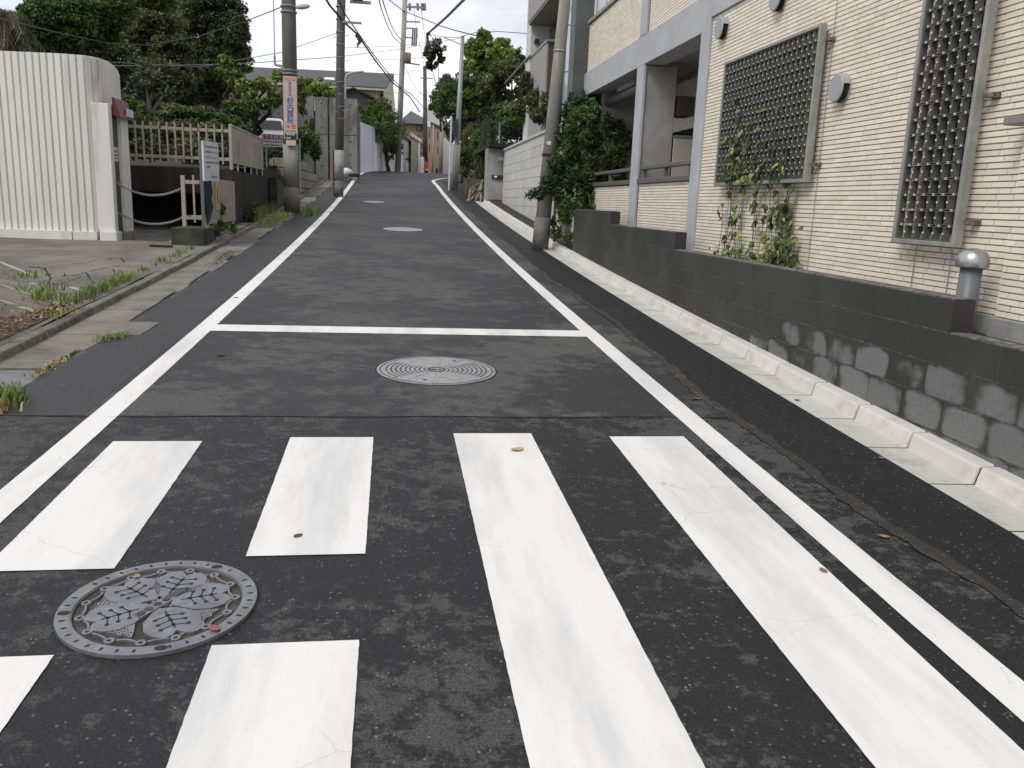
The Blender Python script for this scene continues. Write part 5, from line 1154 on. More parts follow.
MB().hexa([(xm-.95*k_, 34.17, zc-.42), (xm+.95*k_, 34.17, zc-.42), (xm+.95*k_, 34.199, zc-.42), (xm-.95*k_, 34.199, zc-.42)], [(xm-.78*k_, 34.17, zc-.09), (xm+.78*k_, 34.17, zc-.09), (xm+.78*k_, 34.199, zc-.09), (xm-.78*k_, 34.199, zc-.09)]).build('windscreen', GLASS, cr_)
for u in (-1.1, 1.1): MB().box(xm+u*k_-.1, xm+u*k_+.1, 34.17, 34.199, zc-.62, zc-.5).build('headlight', WHITE, cr_); MB().tube([(xm+u*k_-.09, 34.9, zc-1.25), (xm+u*k_+.09, 34.9, zc-1.25)], .3, 16).build('wheel', INKK, cr_)
ns = thing('notice_board', 'red and white notice board left of the clinic sign pole', 'sign', (-4.5, 24, 2)); a = AY(261, 134.5, 24); b = AY(287, 146, 24); zt_ = a.z; zm = AY(275, 139.5, 24).z; zb_ = AY(275, 147, 24).z
MB().box(a.x+.02, b.x, 24, 24.03, zm, zt_+.02).build('red_band', REDS, ns); MB().box(a.x-.04, b.x, 24, 24.03, zb_, zm-.002).build('white_band', SIGNW, ns); MB().box(a.x+.1, a.x+.14, 24.031, 24.08, 1.5, zt_).build('post', GALV, ns)
text_mesh('月ぎめ駐車場', .125, SIGNW, 'sign_lettering', ns, face_m(((a.x+b.x)/2+.0, 23.998, (zt_+zm)/2+.01), (1, 0, 0), (0, 0, 1)), .001, .002)
for row, (z_, u0, u1) in enumerate(((zm-.06, .02, .78), (zm-.15, .02, .5))):
    ln = MB(); u = u0
    while u < u1: du = random.uniform(.03, .06); ln.box(a.x+u, a.x+u+du, 23.996, 23.999, z_-.02, z_+.02); u += du+.018
    ln.build('text_line', INKG, ns)

# ------------------------------------------------------------------ poles
# P1 with clinic sign
b1, t1 = Vector((-2.53, 22.3, zr(22.3))), Vector((-2.53, 22.3, 9.5))
p1_ = pole('left pole carrying the vertical clinic sign, dark weathered concrete', 'utility_pole', b1, t1, .195, .155, POLE_D)
collar(p1_, b1, t1, 0, .075, .205, POLE_B, 'base_wrap'); collar(p1_, b1, t1, .0755, .20, .200, POLE_L, 'pale_lower_shaft')
for z in (4.42, 4.50, 5.85, 5.98): MB().tube([(-2.53, 22.3, z), (-2.53, 22.3, z+.03)], .20, 20).build('band', GALV, p1_)
MB().tube([(-2.32, 22.25, 1.6), (-2.32, 22.25, 2.9)], .03, 8).build('conduit', GALV, p1_)
cs = thing('pole_sign', 'tall cream clinic sign with blue characters strapped to the left pole', 'sign', (-2.5, 22.05, 3.6))
a = AY(283.6, 76, 22.05); b = AY(297, 140, 22.05); cxs = (a.x+b.x)/2
SB = M('pole_sign_cream', (.52, .43, .35), (.48, .39, .31), 9, rough=.5)
MB().box(cxs-.165, cxs+.165, 22.04, 22.07, b.z, a.z).build('board', SB, cs, bevel=.006)
def rowtxt(py, body, size, m, bold=.004): return text_mesh(body, size, m, 'sign_lettering', cs, face_m((cxs, 22.037, AY(290, py, 22.05).z), (1, 0, 0), (0, 0, 1)), .001, bold)
za, zb = AY(290, 80.2, 22.05).z, AY(290, 77.3, 22.05).z; MB().box(cxs-.145, cxs+.145, 22.034, 22.0385, za, zb).build('salmon_band', INKO, cs)
for i, ch in enumerate('自由が丘'): rowtxt(83.5+i*3.7, ch, .085, INKB, .001)
for i, ch in enumerate('杉内医院'): rowtxt(101.2+i*6.5, ch, .165, INKB, .0035)
MB().disc(0, 0, .012, 0, .002, 10)
rowtxt(126.6, '→ 右', .12, INKR, .003); 
ln = MB()
for i in range(6): ln.box(cxs-.13+i*.045, cxs-.13+i*.045+.03, 22.034, 22.0385, AY(290, 131.5, 22.05).z, AY(290, 130.6, 22.05).z)
ln.build('small_print', INKG, cs)
za, zb = AY(290, 139.5, 22.05).z, AY(290, 133.5, 22.05).z; MB().box(cxs-.14, cxs+.14, 22.034, 22.0385, za, zb).build('dark_panel', INKK, cs)
ln = MB(); 
for j, w_ in ((0, .2), (1, .14)):
    for i in range(int(w_/.05)): ln.box(cxs-.1+i*.052, cxs-.1+i*.052+.036, 22.031, 22.0335, za+.12-j*.08-.018, za+.12-j*.08+.018)
ln.build('panel_print', SIGNW, cs)
MB().box(cxs-.12, cxs+.12, 22.04, 22.07, AY(290, 145.5, 22.05).z, b.z-.005).build('lower_plate', SIGNB, cs)
def lamp(t, pts, head_a, head_b, r=.03):
    MB().tube(pts, r, 8).build('lamp_arm', GALV if r < .03 else LAMPG, t, True)
    m_ = MB(); a = Vector(head_a); b = Vector(head_b); n = 6; ps = [a.lerp(b, i/n) for i in range(n+1)]; m_.tube(ps, [.03, .05, .06, .062, .06, .05, .02], 10); m_.build('lamp_head', LAMPG, t, True)
lp = thing('street_lamp', 'pale green street lamp reaching right from the clinic sign pole', 'lamp', (-2.4, 22.3, 5.9)); A_ = AY(296, 7.5, 22.2); B_ = AY(310, 6, 22.2); lamp(lp, [(-2.4, 22.3, A_.z+.02), tuple(A_)], tuple(A_), tuple(B_), .025)
an = thing('antenna_bracket', 'thin whip antenna on a grey bracket left of the clinic sign pole', 'antenna', (-2.8, 22.2, 4.5))
q = [AY(284, 74, 22.2), AY(283.5, 68, 22.2), AY(281, 66, 22.2), AY(275, 64.5, 22.2)]; MB().tube(q, .035, 8).build('bracket', GALV, an, True); q = [AY(274.8, 65, 22.2), AY(273.5, 0, 22.2), AY(273, -30, 22.2)]; MB().tube([q[0], q[0].lerp(q[1], .15)], .025, 8).build('sleeve', GALV, an); MB().tube(q, .012, 6).build('whip', WIREG, an)
# P2
b2, t2 = Vector((-1.76, 28.9, zr(28.9))), Vector((-1.62, 28.9, 9.2))
p2_ = pole('second left pole with a beige wrap near its foot', 'utility_pole', b2, t2, .145, .132, POLE_D)
collar(p2_, b2, t2, 0, .068, .151, POLE_B, 'base_wrap'); collar(p2_, b2, t2, .07, .195, .156, WRAP, 'wrap'); collar(p2_, b2, t2, .128, .131, .159, GALV, 'wrap_band')
mb = MB()
for z in np.arange(4.0, 9, .38): mb.tube([(-1.68, 28.9, z), (-1.68, 28.9, z+.02)], .150, 12)
for z in np.arange(4.2, 8, .76): mb.tube([(-1.9, 28.8, z), (-1.4, 28.8, z+.1)], .010, 5)
mb.build('bands_and_step_bolts', GALV, p2_)
MB().box(-1.6, -1.0, 28.7, 28.78, 6.92, 6.98).build('cross_arm', GALV, p2_); a = AY(350, 0, 28.8); b = AY(371, 4, 28.8); MB().box(a.x, b.x, 28.65, 28.75, b.z-.03, b.z+.05).build('cross_arm', GALV, p2_); MB().box(a.x+.05, a.x+.4, 28.5, 28.9, b.z+.06, b.z+.3).build('junction_box', INKK, p2_)
mb = MB()
for i in range(12):
    a = AY(357+random.uniform(-2, 2), 37+random.uniform(-4, 4), 28.7); b = AY(358+random.uniform(-2, 2), 44+random.uniform(-3, 4), 28.7); mb.tube([a, a.lerp(b, .5)+Vector((.08, 0, 0)), b], .014, 5)
mb.build('cable_coil', WIRE, p2_)
rp_ = thing('marker_post', 'thin red marker post at the foot of the second left pole', 'post', (-2.1, 29.3, 1.5)); a = AY(333.5, 150, 29.3); MB().tube([(a.x, 29.3, 1.4), (a.x, 29.3, a.z)], .025, 8).build('post', REDM, rp_)
bag = thing('rubbish_bag', 'pale bundle with a dark end beside the foot of the second left pole', 'bag', AY(348, 173, 30)); C_ = AY(345.5, 171.5, 30.2); m_ = MB()
n = 10; prof = [(0, .10), (.05, .19), (.14, .22), (.24, .17), (.30, .05)]; vs = []
for h, r in prof: vs += [(C_.x+cos(2*pi*k/n)*r*1.2+random.uniform(-.02, .02), C_.y+sin(2*pi*k/n)*r, C_.z-.18+h+random.uniform(-.01, .01)) for k in range(n)]
m_.add(vs, [(i*n+k, i*n+(k+1) % n, (i+1)*n+(k+1) % n, (i+1)*n+k) for i in range(4) for k in range(n)]+[tuple(range(4*n, 5*n))]); m_.build('white_bundle', SIGNW, bag, True)
m_ = MB(); m_.disc(0, 0, .14, 0, .12, 12); m_.v = [(v[0]*1.3+C_.x+.3, v[1]+C_.y-.1, v[2]+C_.z-.17) for v in m_.v]; m_.build('dark_bundle', INKK, bag, bevel=.03)
# lamp arm on P2 side (pale green, further back)
lp2 = thing('street_lamp', 'pale green curved street lamp in front of the big slate roof', 'lamp', AY(345.5, 86, 45)); q = [AY(345.3, 88, 45), AY(345.5, 78, 45), AY(347.5, 74.5, 45), AY(353, 72.5, 45)]; MB().tube([AY(345.3, 160, 45)]+q, .05, 8).build('lamp_post', LAMPG, lp2, True); A_ = AY(353, 72.5, 45); B_ = AY(364, 71.5, 45); lamp(lp2, [A_, A_.lerp(B_, .1)], tuple(A_), tuple(B_))
# P3 with cross arms and transformer
def ppx(x0, y0, x1, y1, Y): return AY(x0, y0, Y), AY(x1, y1, Y)
b3, t3 = ppx(397.5, 165, 405.5, -12, 50); b3.z = 2.9
p3_ = pole('far left pole with cross arms and a brown transformer', 'utility_pole', b3, t3, .17, .13, POLE_L)
def arm(t, x0, y0, x1, y1, Y, s=.07): a, b = ppx(x0, y0, x1, y1, Y); MB().obox(a, b, s, s).build('cross_arm', GALV, t)
arm(p3_, 403, 6.5, 424, 7.5, 50, .1); arm(p3_, 404, 21.5, 420, 22, 50); arm(p3_, 403, 28, 414, 28.5, 50); arm(p3_, 402, 37, 413, 38, 50); arm(p3_, 402, 62, 420, 65, 50)
ins = MB()
for px in (409.5, 417.5, 422, 424.5): a, b = ppx(px, 3.5, px+.5, 10.5, 50); ins.tube([a, b], .07, 8)
for px in (413, 415, 417): a, b = ppx(px, 28, px-1, 46, 50); ins.tube([a, b], .05, 6)
ins.build('insulator', WIREG, p3_)
a, b = ppx(404.5, 53, 404.5, 63.5, 49.8); c_ = ppx(411, 53, 0, 0, 49.8)[0]
MB().tube([((a.x+c_.x)/2, 49.7, b.z), ((a.x+c_.x)/2, 49.7, a.z)], (c_.x-a.x)/2, 14).build('transformer', M('rusty_brown_drum', (.16, .11, .09), (.22, .19, .17), 6), p3_, True)
# P4 brown far pole, thin poles
b4, t4 = ppx(426, 172, 424.8, 66, 64); b4.z = 2.8; p4_ = pole('distant brown wooden pole in front of the tan house', 'utility_pole', b4, t4, .19, .13, M('brown_wood', (.07, .05, .045), (.10, .08, .07), 4, stretch=(1, 1, .3)))
arm(p4_, 420, 78, 433, 78.5, 64, .07); a, b = ppx(428.5, 121, 429, 127, 63.8); MB().tube([a, b], .12, 8).build('lamp', WHITE, p4_)
for px, y0, y1, Y, lab in ((433, 125, 174, 62, 'thin grey pole just right of the distant brown pole'), (441.5, 118, 175, 58, 'pale grey pole between the brown house and the signpost')):
    b5, t5 = ppx(px-.6, y1, px+.3, y0, Y); b5.z = 2.9; pole(lab, 'utility_pole', b5, t5, .13 if px > 440 else .07, .11 if px > 440 else .05, POLE_L if px > 440 else WRAP)
# right far pole and sign post
b6, t6 = ppx(454.5, 190, 462.8, 36, 35); b6.z = zr(35); p6_ = pole('slim metal pole at the right before the crest, dark green trees behind', 'utility_pole', b6, t6, .13, .07, GALV); collar(p6_, b6, t6, 0, .30, .15, POLE_L, 'lower_sleeve')
arm(p6_, 444, 37.5, 461, 44.5, 35, .03)
sp2 = thing('sign_post', 'thin white signpost with a dark sign plate left of the slim metal pole', 'sign', (2.2, 34.6, zr(35))); a, b = ppx(449.0, 188, 451.5, 117, 34.6); MB().tube([(a.x, 34.6, zr(34.6)), b], .04, 8).build('post', SIGNW, sp2); a, b = ppx(453, 119, 457.5, 137, 34.8); MB().box(a.x, b.x, 34.8, 34.84, b.z, a.z).build('sign_plate', M('dark_sign_back', (.035, .045, .045), rough=.5), sp2); MB().box(a.x-.2, a.x, 34.81, 34.83, (a.z+b.z)/2-.02, (a.z+b.z)/2+.02).build('sign_arm', GALV, sp2)
# ------------------------------------------------------------------ wires
def wire(pts, rad, label, m=WIRE, sag=0, grp='overhead cables'):
    """pts: list of (px, py, Y)"""
    P = [AY(*p) for p in pts]; out = []
    for i in range(len(P)-1):
        for t in range(8):
            t /= 8; p = P[i].lerp(P[i+1], t); p.z -= sag*4*t*(1-t); out.append(p)
    out.append(P[-1]); m_ = MB(); m_.tube(out, rad, 5); top_mesh(m_, 'cable', m, label, 'cable', grp)
wire([(-60, 5, 15), (0, 18, 17), (60, 33, 18.5), (110, 43.5, 19.8), (150, 45.5, 20.6), (200, 36, 21.4), (245, 21.5, 22), (284, 6, 22.3)], .012, 'long sagging cable across the dark trees to the clinic sign pole', m=M('cable_mid', (.06, .06, .065)))
wire([(60, 57, 20), (107, 62, 22), (200, 67, 24), (283, 52, 26.5), (337, 33, 28.9)], .010, 'thin cable behind the clinic sign pole, ending at the second pole', m=WIREG)
wire([(107, 66, 24), (230, 64.5, 26), (336, 57, 29), (402, 49, 50)], .011, 'thin level cable from the dark trees to the far left pole', m=WIREG)
wire([(322, -8, 26), (330, 6, 28), (338, 15, 28.7), (346, 24, 28.9), (357, 34, 31), (374.5, 59.5, 38), (391.7, 81.7, 46), (400.3, 88.8, 50), (410, 97, 57), (420, 112, 64)], .035, 'thickest black cable bundle sloping down past the second pole')
wire([(335, -8, 27), (345, 14, 28.8), (358, 33, 31), (376, 58, 38), (393, 79, 46), (401.5, 88, 50), (412, 95, 57), (424, 108, 64)], .022, 'second black cable running just above the thick bundle')
wire([(378, -6, 30), (381, 8, 34), (388, 27, 41), (394, 38, 46), (401, 44, 50)], .02, 'left one of two drooping cables into the far left pole')
wire([(381, -6, 30), (385, 8, 34), (391, 25, 41), (396, 34, 46), (402, 41, 50)], .02, 'right one of two drooping cables into the far left pole')
wire([(379, -8, 36), (403, 10.7, 50), (423.4, 18.8, 46), (439, 25.5, 42), (457.4, 31, 36), (478, 36, 34)], .022, 'dark cable sloping right from the top of the frame to the slim metal pole')
wire([(496, -28, 18), (463.5, 0, 26), (446, 17.5, 31), (428.5, 33, 36)], .045, 'thick grey cable from the upper right down to the black cable box', m=M('cable_thick_grey', (.17, .17, .19)))
wire([(429, 34, 36), (436, 41.5, 35.6), (443, 50, 35.2)], .015, 'short grey cable sloping right below the black cable box', m=WIREG)
wire([(429, 34.5, 36), (447, 37.5, 35.5), (461, 37, 35), (477, 32, 34), (498, 31.5, 33), (535, 34, 30)], .012, 'thin level cable passing behind the slim metal pole to the right')
wire([(402, 49, 50), (428, 44, 44), (449, 40, 36), (461, 38, 35)], .011, 'thin cable joining the far left pole and the slim metal pole', m=WIREG)
wire([(371, 59.5, 44), (400, 59.8, 50), (428, 57, 40)], .011, 'level grey cable crossing at the brown transformer', m=WIREG)
wire([(414, 8, 50), (416.5, 30, 55), (421, 50, 60), (425, 70, 64)], .014, 'near vertical cable left of two hanging from the top cross arm')
wire([(421, 8, 50), (424, 30, 55), (427, 48, 60), (430, 58, 64)], .014, 'near vertical cable right of two hanging from the top cross arm')
wire([(405, 66, 50), (412, 82, 56), (419, 92, 62), (424.5, 96, 64)], .012, 'thin cable dropping from the transformer to the distant brown pole')
wire([(345, 48, 30), (400, 46, 50), (440, 40, 40)], .010, 'faint cable between the second pole and the black cable box', m=WIREG)
wire([(380, 93, 40), (425, 93, 64), (445, 92, 60)], .012, 'faint level cable above the tan house', m=WIREG)
wire([(384, 75, 42), (403, 74, 50), (424, 68, 64)], .012, 'faint cable rising to the top of the distant brown pole', m=WIREG)
cbx = thing('cable_box', 'black cable box hanging at the foot of the thick grey cable', 'cable box', AY(427.5, 38, 36)); a, b = ppx(427.2, 33, 427.8, 43.5, 36); MB().tube([a, b], .055, 10).build('box_body', INKK, cbx); MB().tube([AY(427, 32.5, 36), AY(430, 34.5, 36)], .05, 8).build('clamp', INKK, cbx)

# ================================================================== TREES
def T(label, base_px, Y, tips_px, r, blobs, n, size, m, bark=BARK, fork=.35, wob=.15, **k):
    bx = AY(*base_px, Y); tips = [tuple(AY(px, py, Y+dy)) for px, py, dy in tips_px]
    return tree(label, tuple(bx), tips, r, [blob_px(*b) for b in blobs], n, size, m, bark, fork, wob=wob, **k)
T('large dark evergreen tree on the left whose rounded crown meets the sky', (200, 175), 36, [(215, 20, 0), (190, 40, 1), (235, 55, 0), (205, 5, 1)], .35,
  [(215, 12, 34, 26, 36), (228, 40, 24, 26, 36), (200, 45, 32, 30, 37), (242, 62, 14, 14, 36), (190, 12, 26, 24, 37), (205, 80, 34, 22, 35.5), (185, 95, 30, 18, 35), (180, 70, 26, 34, 38), (235, 30, 16, 20, 35.5)], 52000, .14, LF_DARK, sub=90, subr=.24, fill=.6)
T('broad dark olive tree behind the shed, left of the largest dark tree', (150, 175), 33, [(150, 20, 0), (120, 40, 1), (170, 50, 0), (180, 70, 0)], .3,
  [(150, 25, 38, 30, 33), (170, 55, 26, 24, 32.5), (125, 50, 34, 26, 33), (160, 80, 34, 22, 32), (110, 20, 30, 24, 34), (185, 75, 18, 16, 33), (140, 90, 40, 20, 35)], 52000, .13, LF_OLIVE, sub=100, subr=.24, fill=.6)
T('bright green tree at the top left, between the palm and the dark trees', (70, 150), 27, [(70, 10, 0), (40, 5, 1), (100, 0, 0)], .22,
  [(70, 10, 40, 24, 27), (110, 5, 34, 22, 28), (150, -5, 34, 16, 29), (55, 32, 34, 18, 27), (95, 35, 30, 18, 28), (40, 15, 22, 20, 26.5)], 32000, .115, LF_MID, sub=80, subr=.26)
T('dark understorey tree filling the gap behind the shed roof', (90, 150), 30, [(60, 45, 0), (110, 60, 0)], .2, [(50, 45, 50, 22, 30), (105, 60, 45, 26, 31), (150, 100, 55, 30, 36), (215, 105, 40, 26, 39), (20, 40, 30, 20, 30)], 26000, .15, LF_DARK, sub=60, subr=.26)
# palm-like crown at far left
pm = thing('palm_tree', 'shaggy palm with drooping fronds in the top left corner', 'tree', AY(8, 120, 24)); C_ = AY(6, 16, 24)
MB().tube([AY(8, 140, 24), AY(8, 70, 24), C_], [.22, .2, .24], 12).build('trunk', BARK, pm, True)
m_ = MB()
for i in range(60):
    a = random.uniform(0, 2*pi); e = random.uniform(-.5, 1.1); L_ = random.uniform(.6, 1.0); d = Vector((cos(a)*cos(e), sin(a)*cos(e), sin(e))); sd_ = Vector((-sin(a), cos(a), 0)); pts = []
    for t in range(7): t /= 6; pts.append(C_+d*L_*t+Vector((0, 0, -.9*L_*t*t)))
    for j in range(6):
        for s in (-1, 1):
            for f in (0, .5):
                o = pts[j].lerp(pts[j+1], f); tip = o+sd_*s*.16+(pts[j+1]-pts[j])*.8+Vector((0, 0, -.14)); w_ = (pts[j+1]-pts[j])*.09
                m_.add([o-w_, o+w_, tip], [(0, 1, 2)])
    for j in range(6): m_.add([pts[j]-sd_*.012, pts[j]+sd_*.012, pts[j+1]+sd_*.008, pts[j+1]-sd_*.008], [(0, 1, 2, 3)])
m_.build('fronds', leafm('palm_olive', (.055, .065, .028), (.10, .10, .05)), pm)
m_ = MB()
for i in range(160):
    a = random.uniform(0, 2*pi); z = random.uniform(-1.3, .1); o = C_+Vector((cos(a)*.2, sin(a)*.2, z)); m_.add([o-Vector((sin(a), -cos(a), 0))*.02, o+Vector((sin(a), -cos(a), 0))*.02, o+Vector((cos(a)*.25, sin(a)*.25, -.45))], [(0, 1, 2)])
m_.build('dead_skirt', M('dead_frond', (.10, .07, .045), (.06, .042, .03), 5), pm)
T('grey leaved pruned tree with pale branches above the railing', (150, 140), 22, [(143, 72, 0), (168, 85, 0), (132, 95, 0), (160, 68, .3)], .10,
  [(148, 78, 18, 14, 22), (135, 92, 12, 12, 22), (165, 95, 12, 14, 22.2), (142, 64, 7, 8, 22)], 2300, .10, LF_GREY, bark=BARKP, fork=.4, wob=.08, sub=30, subr=.3)
T('crooked tree with thin yellow green foliage left of the clinic sign pole', (258, 160), 23.5, [(222, 78, 0), (240, 68, .2), (246, 90, -.2), (268, 88, 0), (282, 100, .3), (231, 95, 0)], .15,
  [(228, 62, 10, 7, 23.5), (237, 78, 11, 9, 23.5), (246, 90, 14, 12, 23.4), (262, 84, 12, 9, 23.6), (276, 98, 12, 12, 23.8), (243, 105, 14, 9, 23.3), (264, 104, 15, 7, 23.5), (222, 60, 6, 8, 23.4), (278, 78, 8, 8, 24)], 2900, .12, leafm('leaf_ginkgo', (.055, .085, .022), (.16, .21, .05)), fork=.3, wob=.2, sub=34, subr=.22)
T('second crooked dark trunk tree right behind it', (238, 158), 22.6, [(229, 96, 0), (246, 100, .2), (222, 76, 0)], .10, [(232, 110, 12, 12, 22.6), (222, 72, 8, 5, 22.6), (250, 112, 12, 8, 22.8)], 900, .11, LF_MID, fork=.45, wob=.15, sub=20)
def H(label, blobs, n, size, m, cat='bush', name='bush', group=None, **k):
    bb = [blob_px(*b) for b in blobs]; t = thing(name, label, cat, (bb[0][0], bb[0][1], bb[0][2]-bb[0][5]), group)
    mb_ = MB()
    for b in bb: limb(mb_, (b[0], b[1], b[2]-b[5]), (b[0], b[1], b[2]+b[5]*.5), .02, .008, .05, 5, 3)
    mb_.build('stems', BARK, t); crown('foliage', t, bb, n, size, m, **k); return t
H('bright hedge shrub just right of the shed awning', [(135, 112, 12, 16, 20), (128, 102, 10, 10, 20), (145, 130, 12, 18, 19.6), (125, 125, 8, 20, 19.5)], 2600, .10, LF_MID, sub=30)
H('wide leafy hedge behind the bars of the long railing', [(160, 132, 16, 16, 19.5), (185, 136, 20, 18, 19.6), (210, 132, 18, 14, 19.8), (175, 112, 20, 10, 20.5), (205, 115, 22, 9, 21), (150, 150, 25, 12, 19), (200, 150, 30, 12, 19)], 8500, .10, LF_OLIVE, sub=45)
H('pale green hedge top right of the grey leaved tree', [(190, 112, 16, 6, 20.3), (212, 118, 20, 8, 20.6), (232, 122, 12, 8, 21.5), (240, 132, 10, 10, 22)], 3200, .09, LF_MID, sub=30)
H('dark round bush between the tree trunks and the panel railing', [(243, 128, 12, 14, 22.5), (235, 140, 10, 16, 22.8)], 1800, .10, LF_DARK, sub=24)
H('leafy bush behind and right of the clinic sign pole', [(306, 138, 13, 16, 26), (298, 148, 10, 14, 25.8), (315, 152, 8, 10, 26.4), (310, 125, 6, 8, 26.5)], 3600, .10, LF_MID, sub=34)
H('dark hedge under the red and white notice board', [(268, 152, 16, 7, 25), (280, 146, 8, 6, 25), (262, 162, 10, 8, 25)], 1500, .10, LF_DARK, sub=24)
H('bright clumps rising behind the tie hole wall near the second pole', [(320, 88, 12, 11, 40), (332, 96, 10, 8, 40), (302, 95, 10, 14, 39), (308, 84, 7, 8, 40)], 3200, .15, LF_BRIGHT, sub=24)
H('tall shrub hugging the right side of the clinic sign', [(301, 92, 7, 14, 24), (303, 108, 6, 8, 24)], 900, .11, LF_OLIVE, sub=18)
# right of the road, beyond the panel wall
T('light yellow green tree rising highest behind the pier', (492, 150), 44, [(483, 45, 0), (497, 50, 0), (475, 60, 0)], .2, [(484, 36, 10, 9, 44), (474, 50, 14, 14, 44), (488, 52, 16, 14, 44), (503, 42, 9, 7, 44), (470, 64, 12, 10, 44), (510, 56, 10, 10, 44), (498, 60, 14, 12, 44), (484, 66, 16, 12, 44.5)], 14000, .15, LF_BRIGHT, sub=34, subr=.3)
T('small topped tree with two thin trunks left of the slim metal pole', (441, 130), 46, [(430, 55, 0), (437, 50, 0)], .05, [(430, 52, 8, 10, 46), (438, 46, 8, 8, 46), (432, 64, 7, 7, 46), (441, 58, 5, 6, 46)], 3000, .15, LF_OLIVE, wob=.05, sub=26)
T('mid green tree mass behind the slim metal pole', (465, 180), 40, [(455, 85, 0), (470, 80, 0), (480, 100, 0)], .2, [(452, 88, 16, 14, 40), (470, 84, 18, 14, 40), (440, 106, 14, 16, 41), (447, 86, 12, 12, 41), (460, 105, 22, 18, 40), (475, 92, 24, 20, 41), (490, 84, 16, 16, 40), (447, 100, 12, 14, 40)], 17000, .14, LF_MID, sub=44, subr=.28)
T('dark green tree in front of the white apartment block', (515, 125), 33, [(500, 75, 0), (516, 70, 0), (507, 90, 0)], .09, [(500, 78, 16, 14, 33), (515, 68, 12, 11, 33), (488, 88, 14, 14, 34), (505, 95, 14, 8, 33.5), (522, 80, 8, 8, 32)], 6500, .13, LF_OLIVE, sub=40, subr=.28)
H('dark rounded clipped bush beside the slim metal pole', [(468, 142, 12, 16, 37), (462, 152, 8, 13, 36.5), (473, 130, 9, 10, 37.5), (468, 160, 9, 11, 36.5)], 4200, .10, LF_OLIVE, sub=34)
H('bright green ivy-like bush left of the concrete pier', [(480, 140, 11, 14, 33), (480, 155, 8, 12, 32.5), (486, 165, 5, 10, 32), (476, 148, 8, 14, 33.5), (487, 126, 6, 10, 33), (484, 150, 6, 20, 32)], 4600, .09, LF_MID, sub=34)
H('dark backdrop shrub deep between the trees on the right', [(470, 120, 22, 16, 45), (490, 115, 16, 20, 43), (505, 108, 16, 14, 40), (452, 130, 10, 12, 46)], 6500, .2, LF_DARK, sub=34)
# bleached roots by the kerb
rt_ = thing('tree_roots', 'pale bleached tree roots spilling over the kerb left of the concrete pier', 'roots', G(480, 198)); m_ = MB()
for i in range(20):
    s0 = random.uniform(478, 490); a = AY(s0, random.uniform(178, 186), 31.5); bq = G(random.uniform(466, 488), random.uniform(197, 202)); md = a.lerp(bq, .55)+Vector((random.uniform(-.1, .1), random.uniform(-.2, .2), random.uniform(.0, .12)))
    m_.tube([a, a.lerp(md, .5)+Vector((0, 0, .04)), md, md.lerp(bq, .6), bq], [random.uniform(.02, .03), .035, .05, .05, .03], 7)
m_.build('root', ROOT, rt_, True)
bd = thing('board_fence', 'short weathered board fence behind the bleached roots', 'fence', (3.2, 33, 1.8))
for i in range(8): a = AY(463.5+i*2.3, 172, 33.5+0*i); MB().box(a.x, a.x+.085, 33.5, 33.53, 1.7, 2.45+random.uniform(-.05, .05)).build('board', BARKP, bd)
# ------------------------------------------------------------------ weeds
def kp_(y0, y1, x, z=.0, n=10): return [(x, y0+(y1-y0)*i/(n-1), zr(y0+(y1-y0)*i/(n-1))+z) for i in range(n)]
tuft('bright weed tuft at the left frame edge beside the drain plate', [(-2.36, 5.35, zr(5.35)), (-2.42, 5.25, zr(5.3))], 330, .13, .06)
tuft('dry straw under the weed tuft at the left frame edge', [(-2.36, 5.15, zr(5.2))], 130, .07, .07, STRAW)
tuft('small weed tuft on the broken gutter slab', [(-2.34, 7.25, zr(7.25)), (-2.28, 7.35, zr(7.3))], 170, .05, .04)
tuft('dry grass patch on the gutter edge below the broken slab', kp_(6.05, 6.5, -2.42, 0), 170, .03, .03, STRAW)
tuft('longest fringe of grass behind the left kerb', kp_(8.4, 10.2, -3.04, .08), 300, .13, .05)
tuft('second grass fringe further along the left kerb', kp_(10.4, 13.4, -3.04, .08, 7), 150, .085, .05)
o = onlot(25, 277); tuft('grass sprig at the left edge of the lot', [tuple(o)], 90, .10, .12)
o = onlot(38, 293); o2 = onlot(44, 300); tuft('grass tuft where the lot bank folds', [tuple(o), tuple(o2)], 190, .13, .10)
o = onlot(52, 315); tuft('yellowing grass by the leaf litter', [tuple(o)], 120, .08, .1, leafm('grass_yellow', (.20, .20, .05), (.28, .24, .09)))
tuft('grass growing in the gutter beyond the lot', kp_(12.4, 13.6, -2.5, 0), 110, .07, .06)
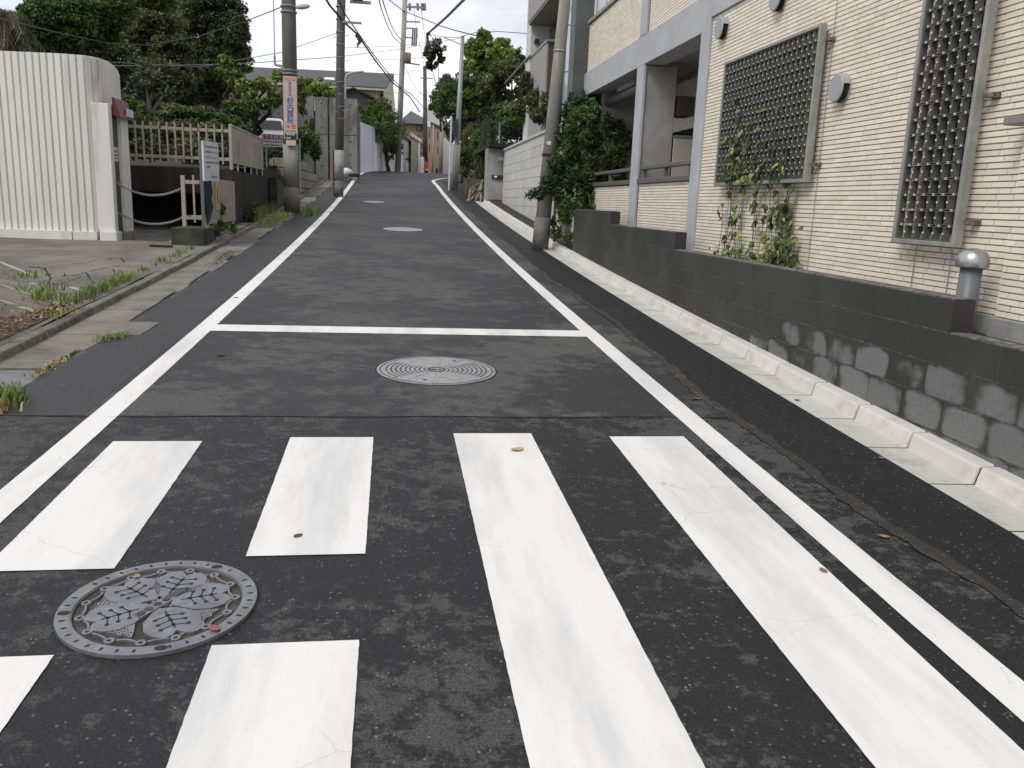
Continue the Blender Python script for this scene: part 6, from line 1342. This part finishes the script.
tuft('yellow green grass spilling into the road at the foot of the clinic sign pole', kp_(18.2, 21.0, -2.6, 0), 380, .20, .10, leafm('grass_lime', (.16, .20, .055), (.27, .28, .10)))
tuft('green weeds right of the foot of the clinic sign pole', kp_(21.5, 22.6, -2.05, 0), 240, .22, .14)
tuft('thick grass between the retaining wall and the clinic sign pole', kp_(19.0, 22.4, -3.05, .05, 14), 420, .30, .10, GRASS)
weed('leafy weeds at the foot of the short railing', (-2.97, 15.2, .75), [blob_px(220, 226, 11, 8, 15.3), blob_px(230, 227, 10, 6, 16.2), blob_px(216, 232, 6, 6, 15.0), blob_px(222, 210, 5, 8, 15.6)], 900, .06, LF_MID)
weed('weed clump against the side of the retaining wall', (-3.1, 18.6, .9), [blob_px(250, 214, 7, 8, 18.8), blob_px(254, 206, 5, 6, 19.4)], 350, .07, LF_MID)
weed('low weeds by the bleached roots', (2.95, 30, 1.6), [blob_px(478, 193, 8, 4, 30)], 260, .06, LF_OLIVE)
weed('young green shoot beside the pale pole', (3.3, 15.9, .9), [blob_px(553, 222, 4, 6, 15.9)], 160, .06, LF_BRIGHT)
H('low dark bushes along the right verge at the crest', [(466, 172, 9, 7, 38), (474, 178, 9, 8, 36), (482, 175, 8, 12, 34), (470, 160, 12, 14, 40), (484, 186, 6, 8, 32.5)], 4500, .10, LF_OLIVE, sub=34)
H('distant green hedge closing the view behind the right hand bushes', [(478, 158, 20, 20, 50), (500, 150, 20, 20, 48), (463, 165, 8, 14, 52)], 4500, .2, LF_DARK, sub=34)
H('leafy growth over the panel wall in front of the grey balcony side', [(534, 100, 13, 14, 23), (526, 84, 9, 14, 24), (540, 116, 12, 9, 22), (520, 108, 14, 10, 25), (545, 104, 6, 12, 21.5)], 5200, .09, LF_OLIVE, sub=34)
H('bright hedge strip along the top of the pale panel wall', [(515, 122, 14, 6, 27), (528, 118, 12, 7, 25), (506, 116, 12, 7, 28)], 2600, .09, LF_MID, sub=30)
H('olive foliage filling the space between the light tree and the white apartment block', [(508, 72, 12, 14, 36), (518, 60, 9, 12, 35), (498, 70, 10, 12, 38), (522, 92, 9, 12, 34)], 4500, .12, LF_MID, sub=34)
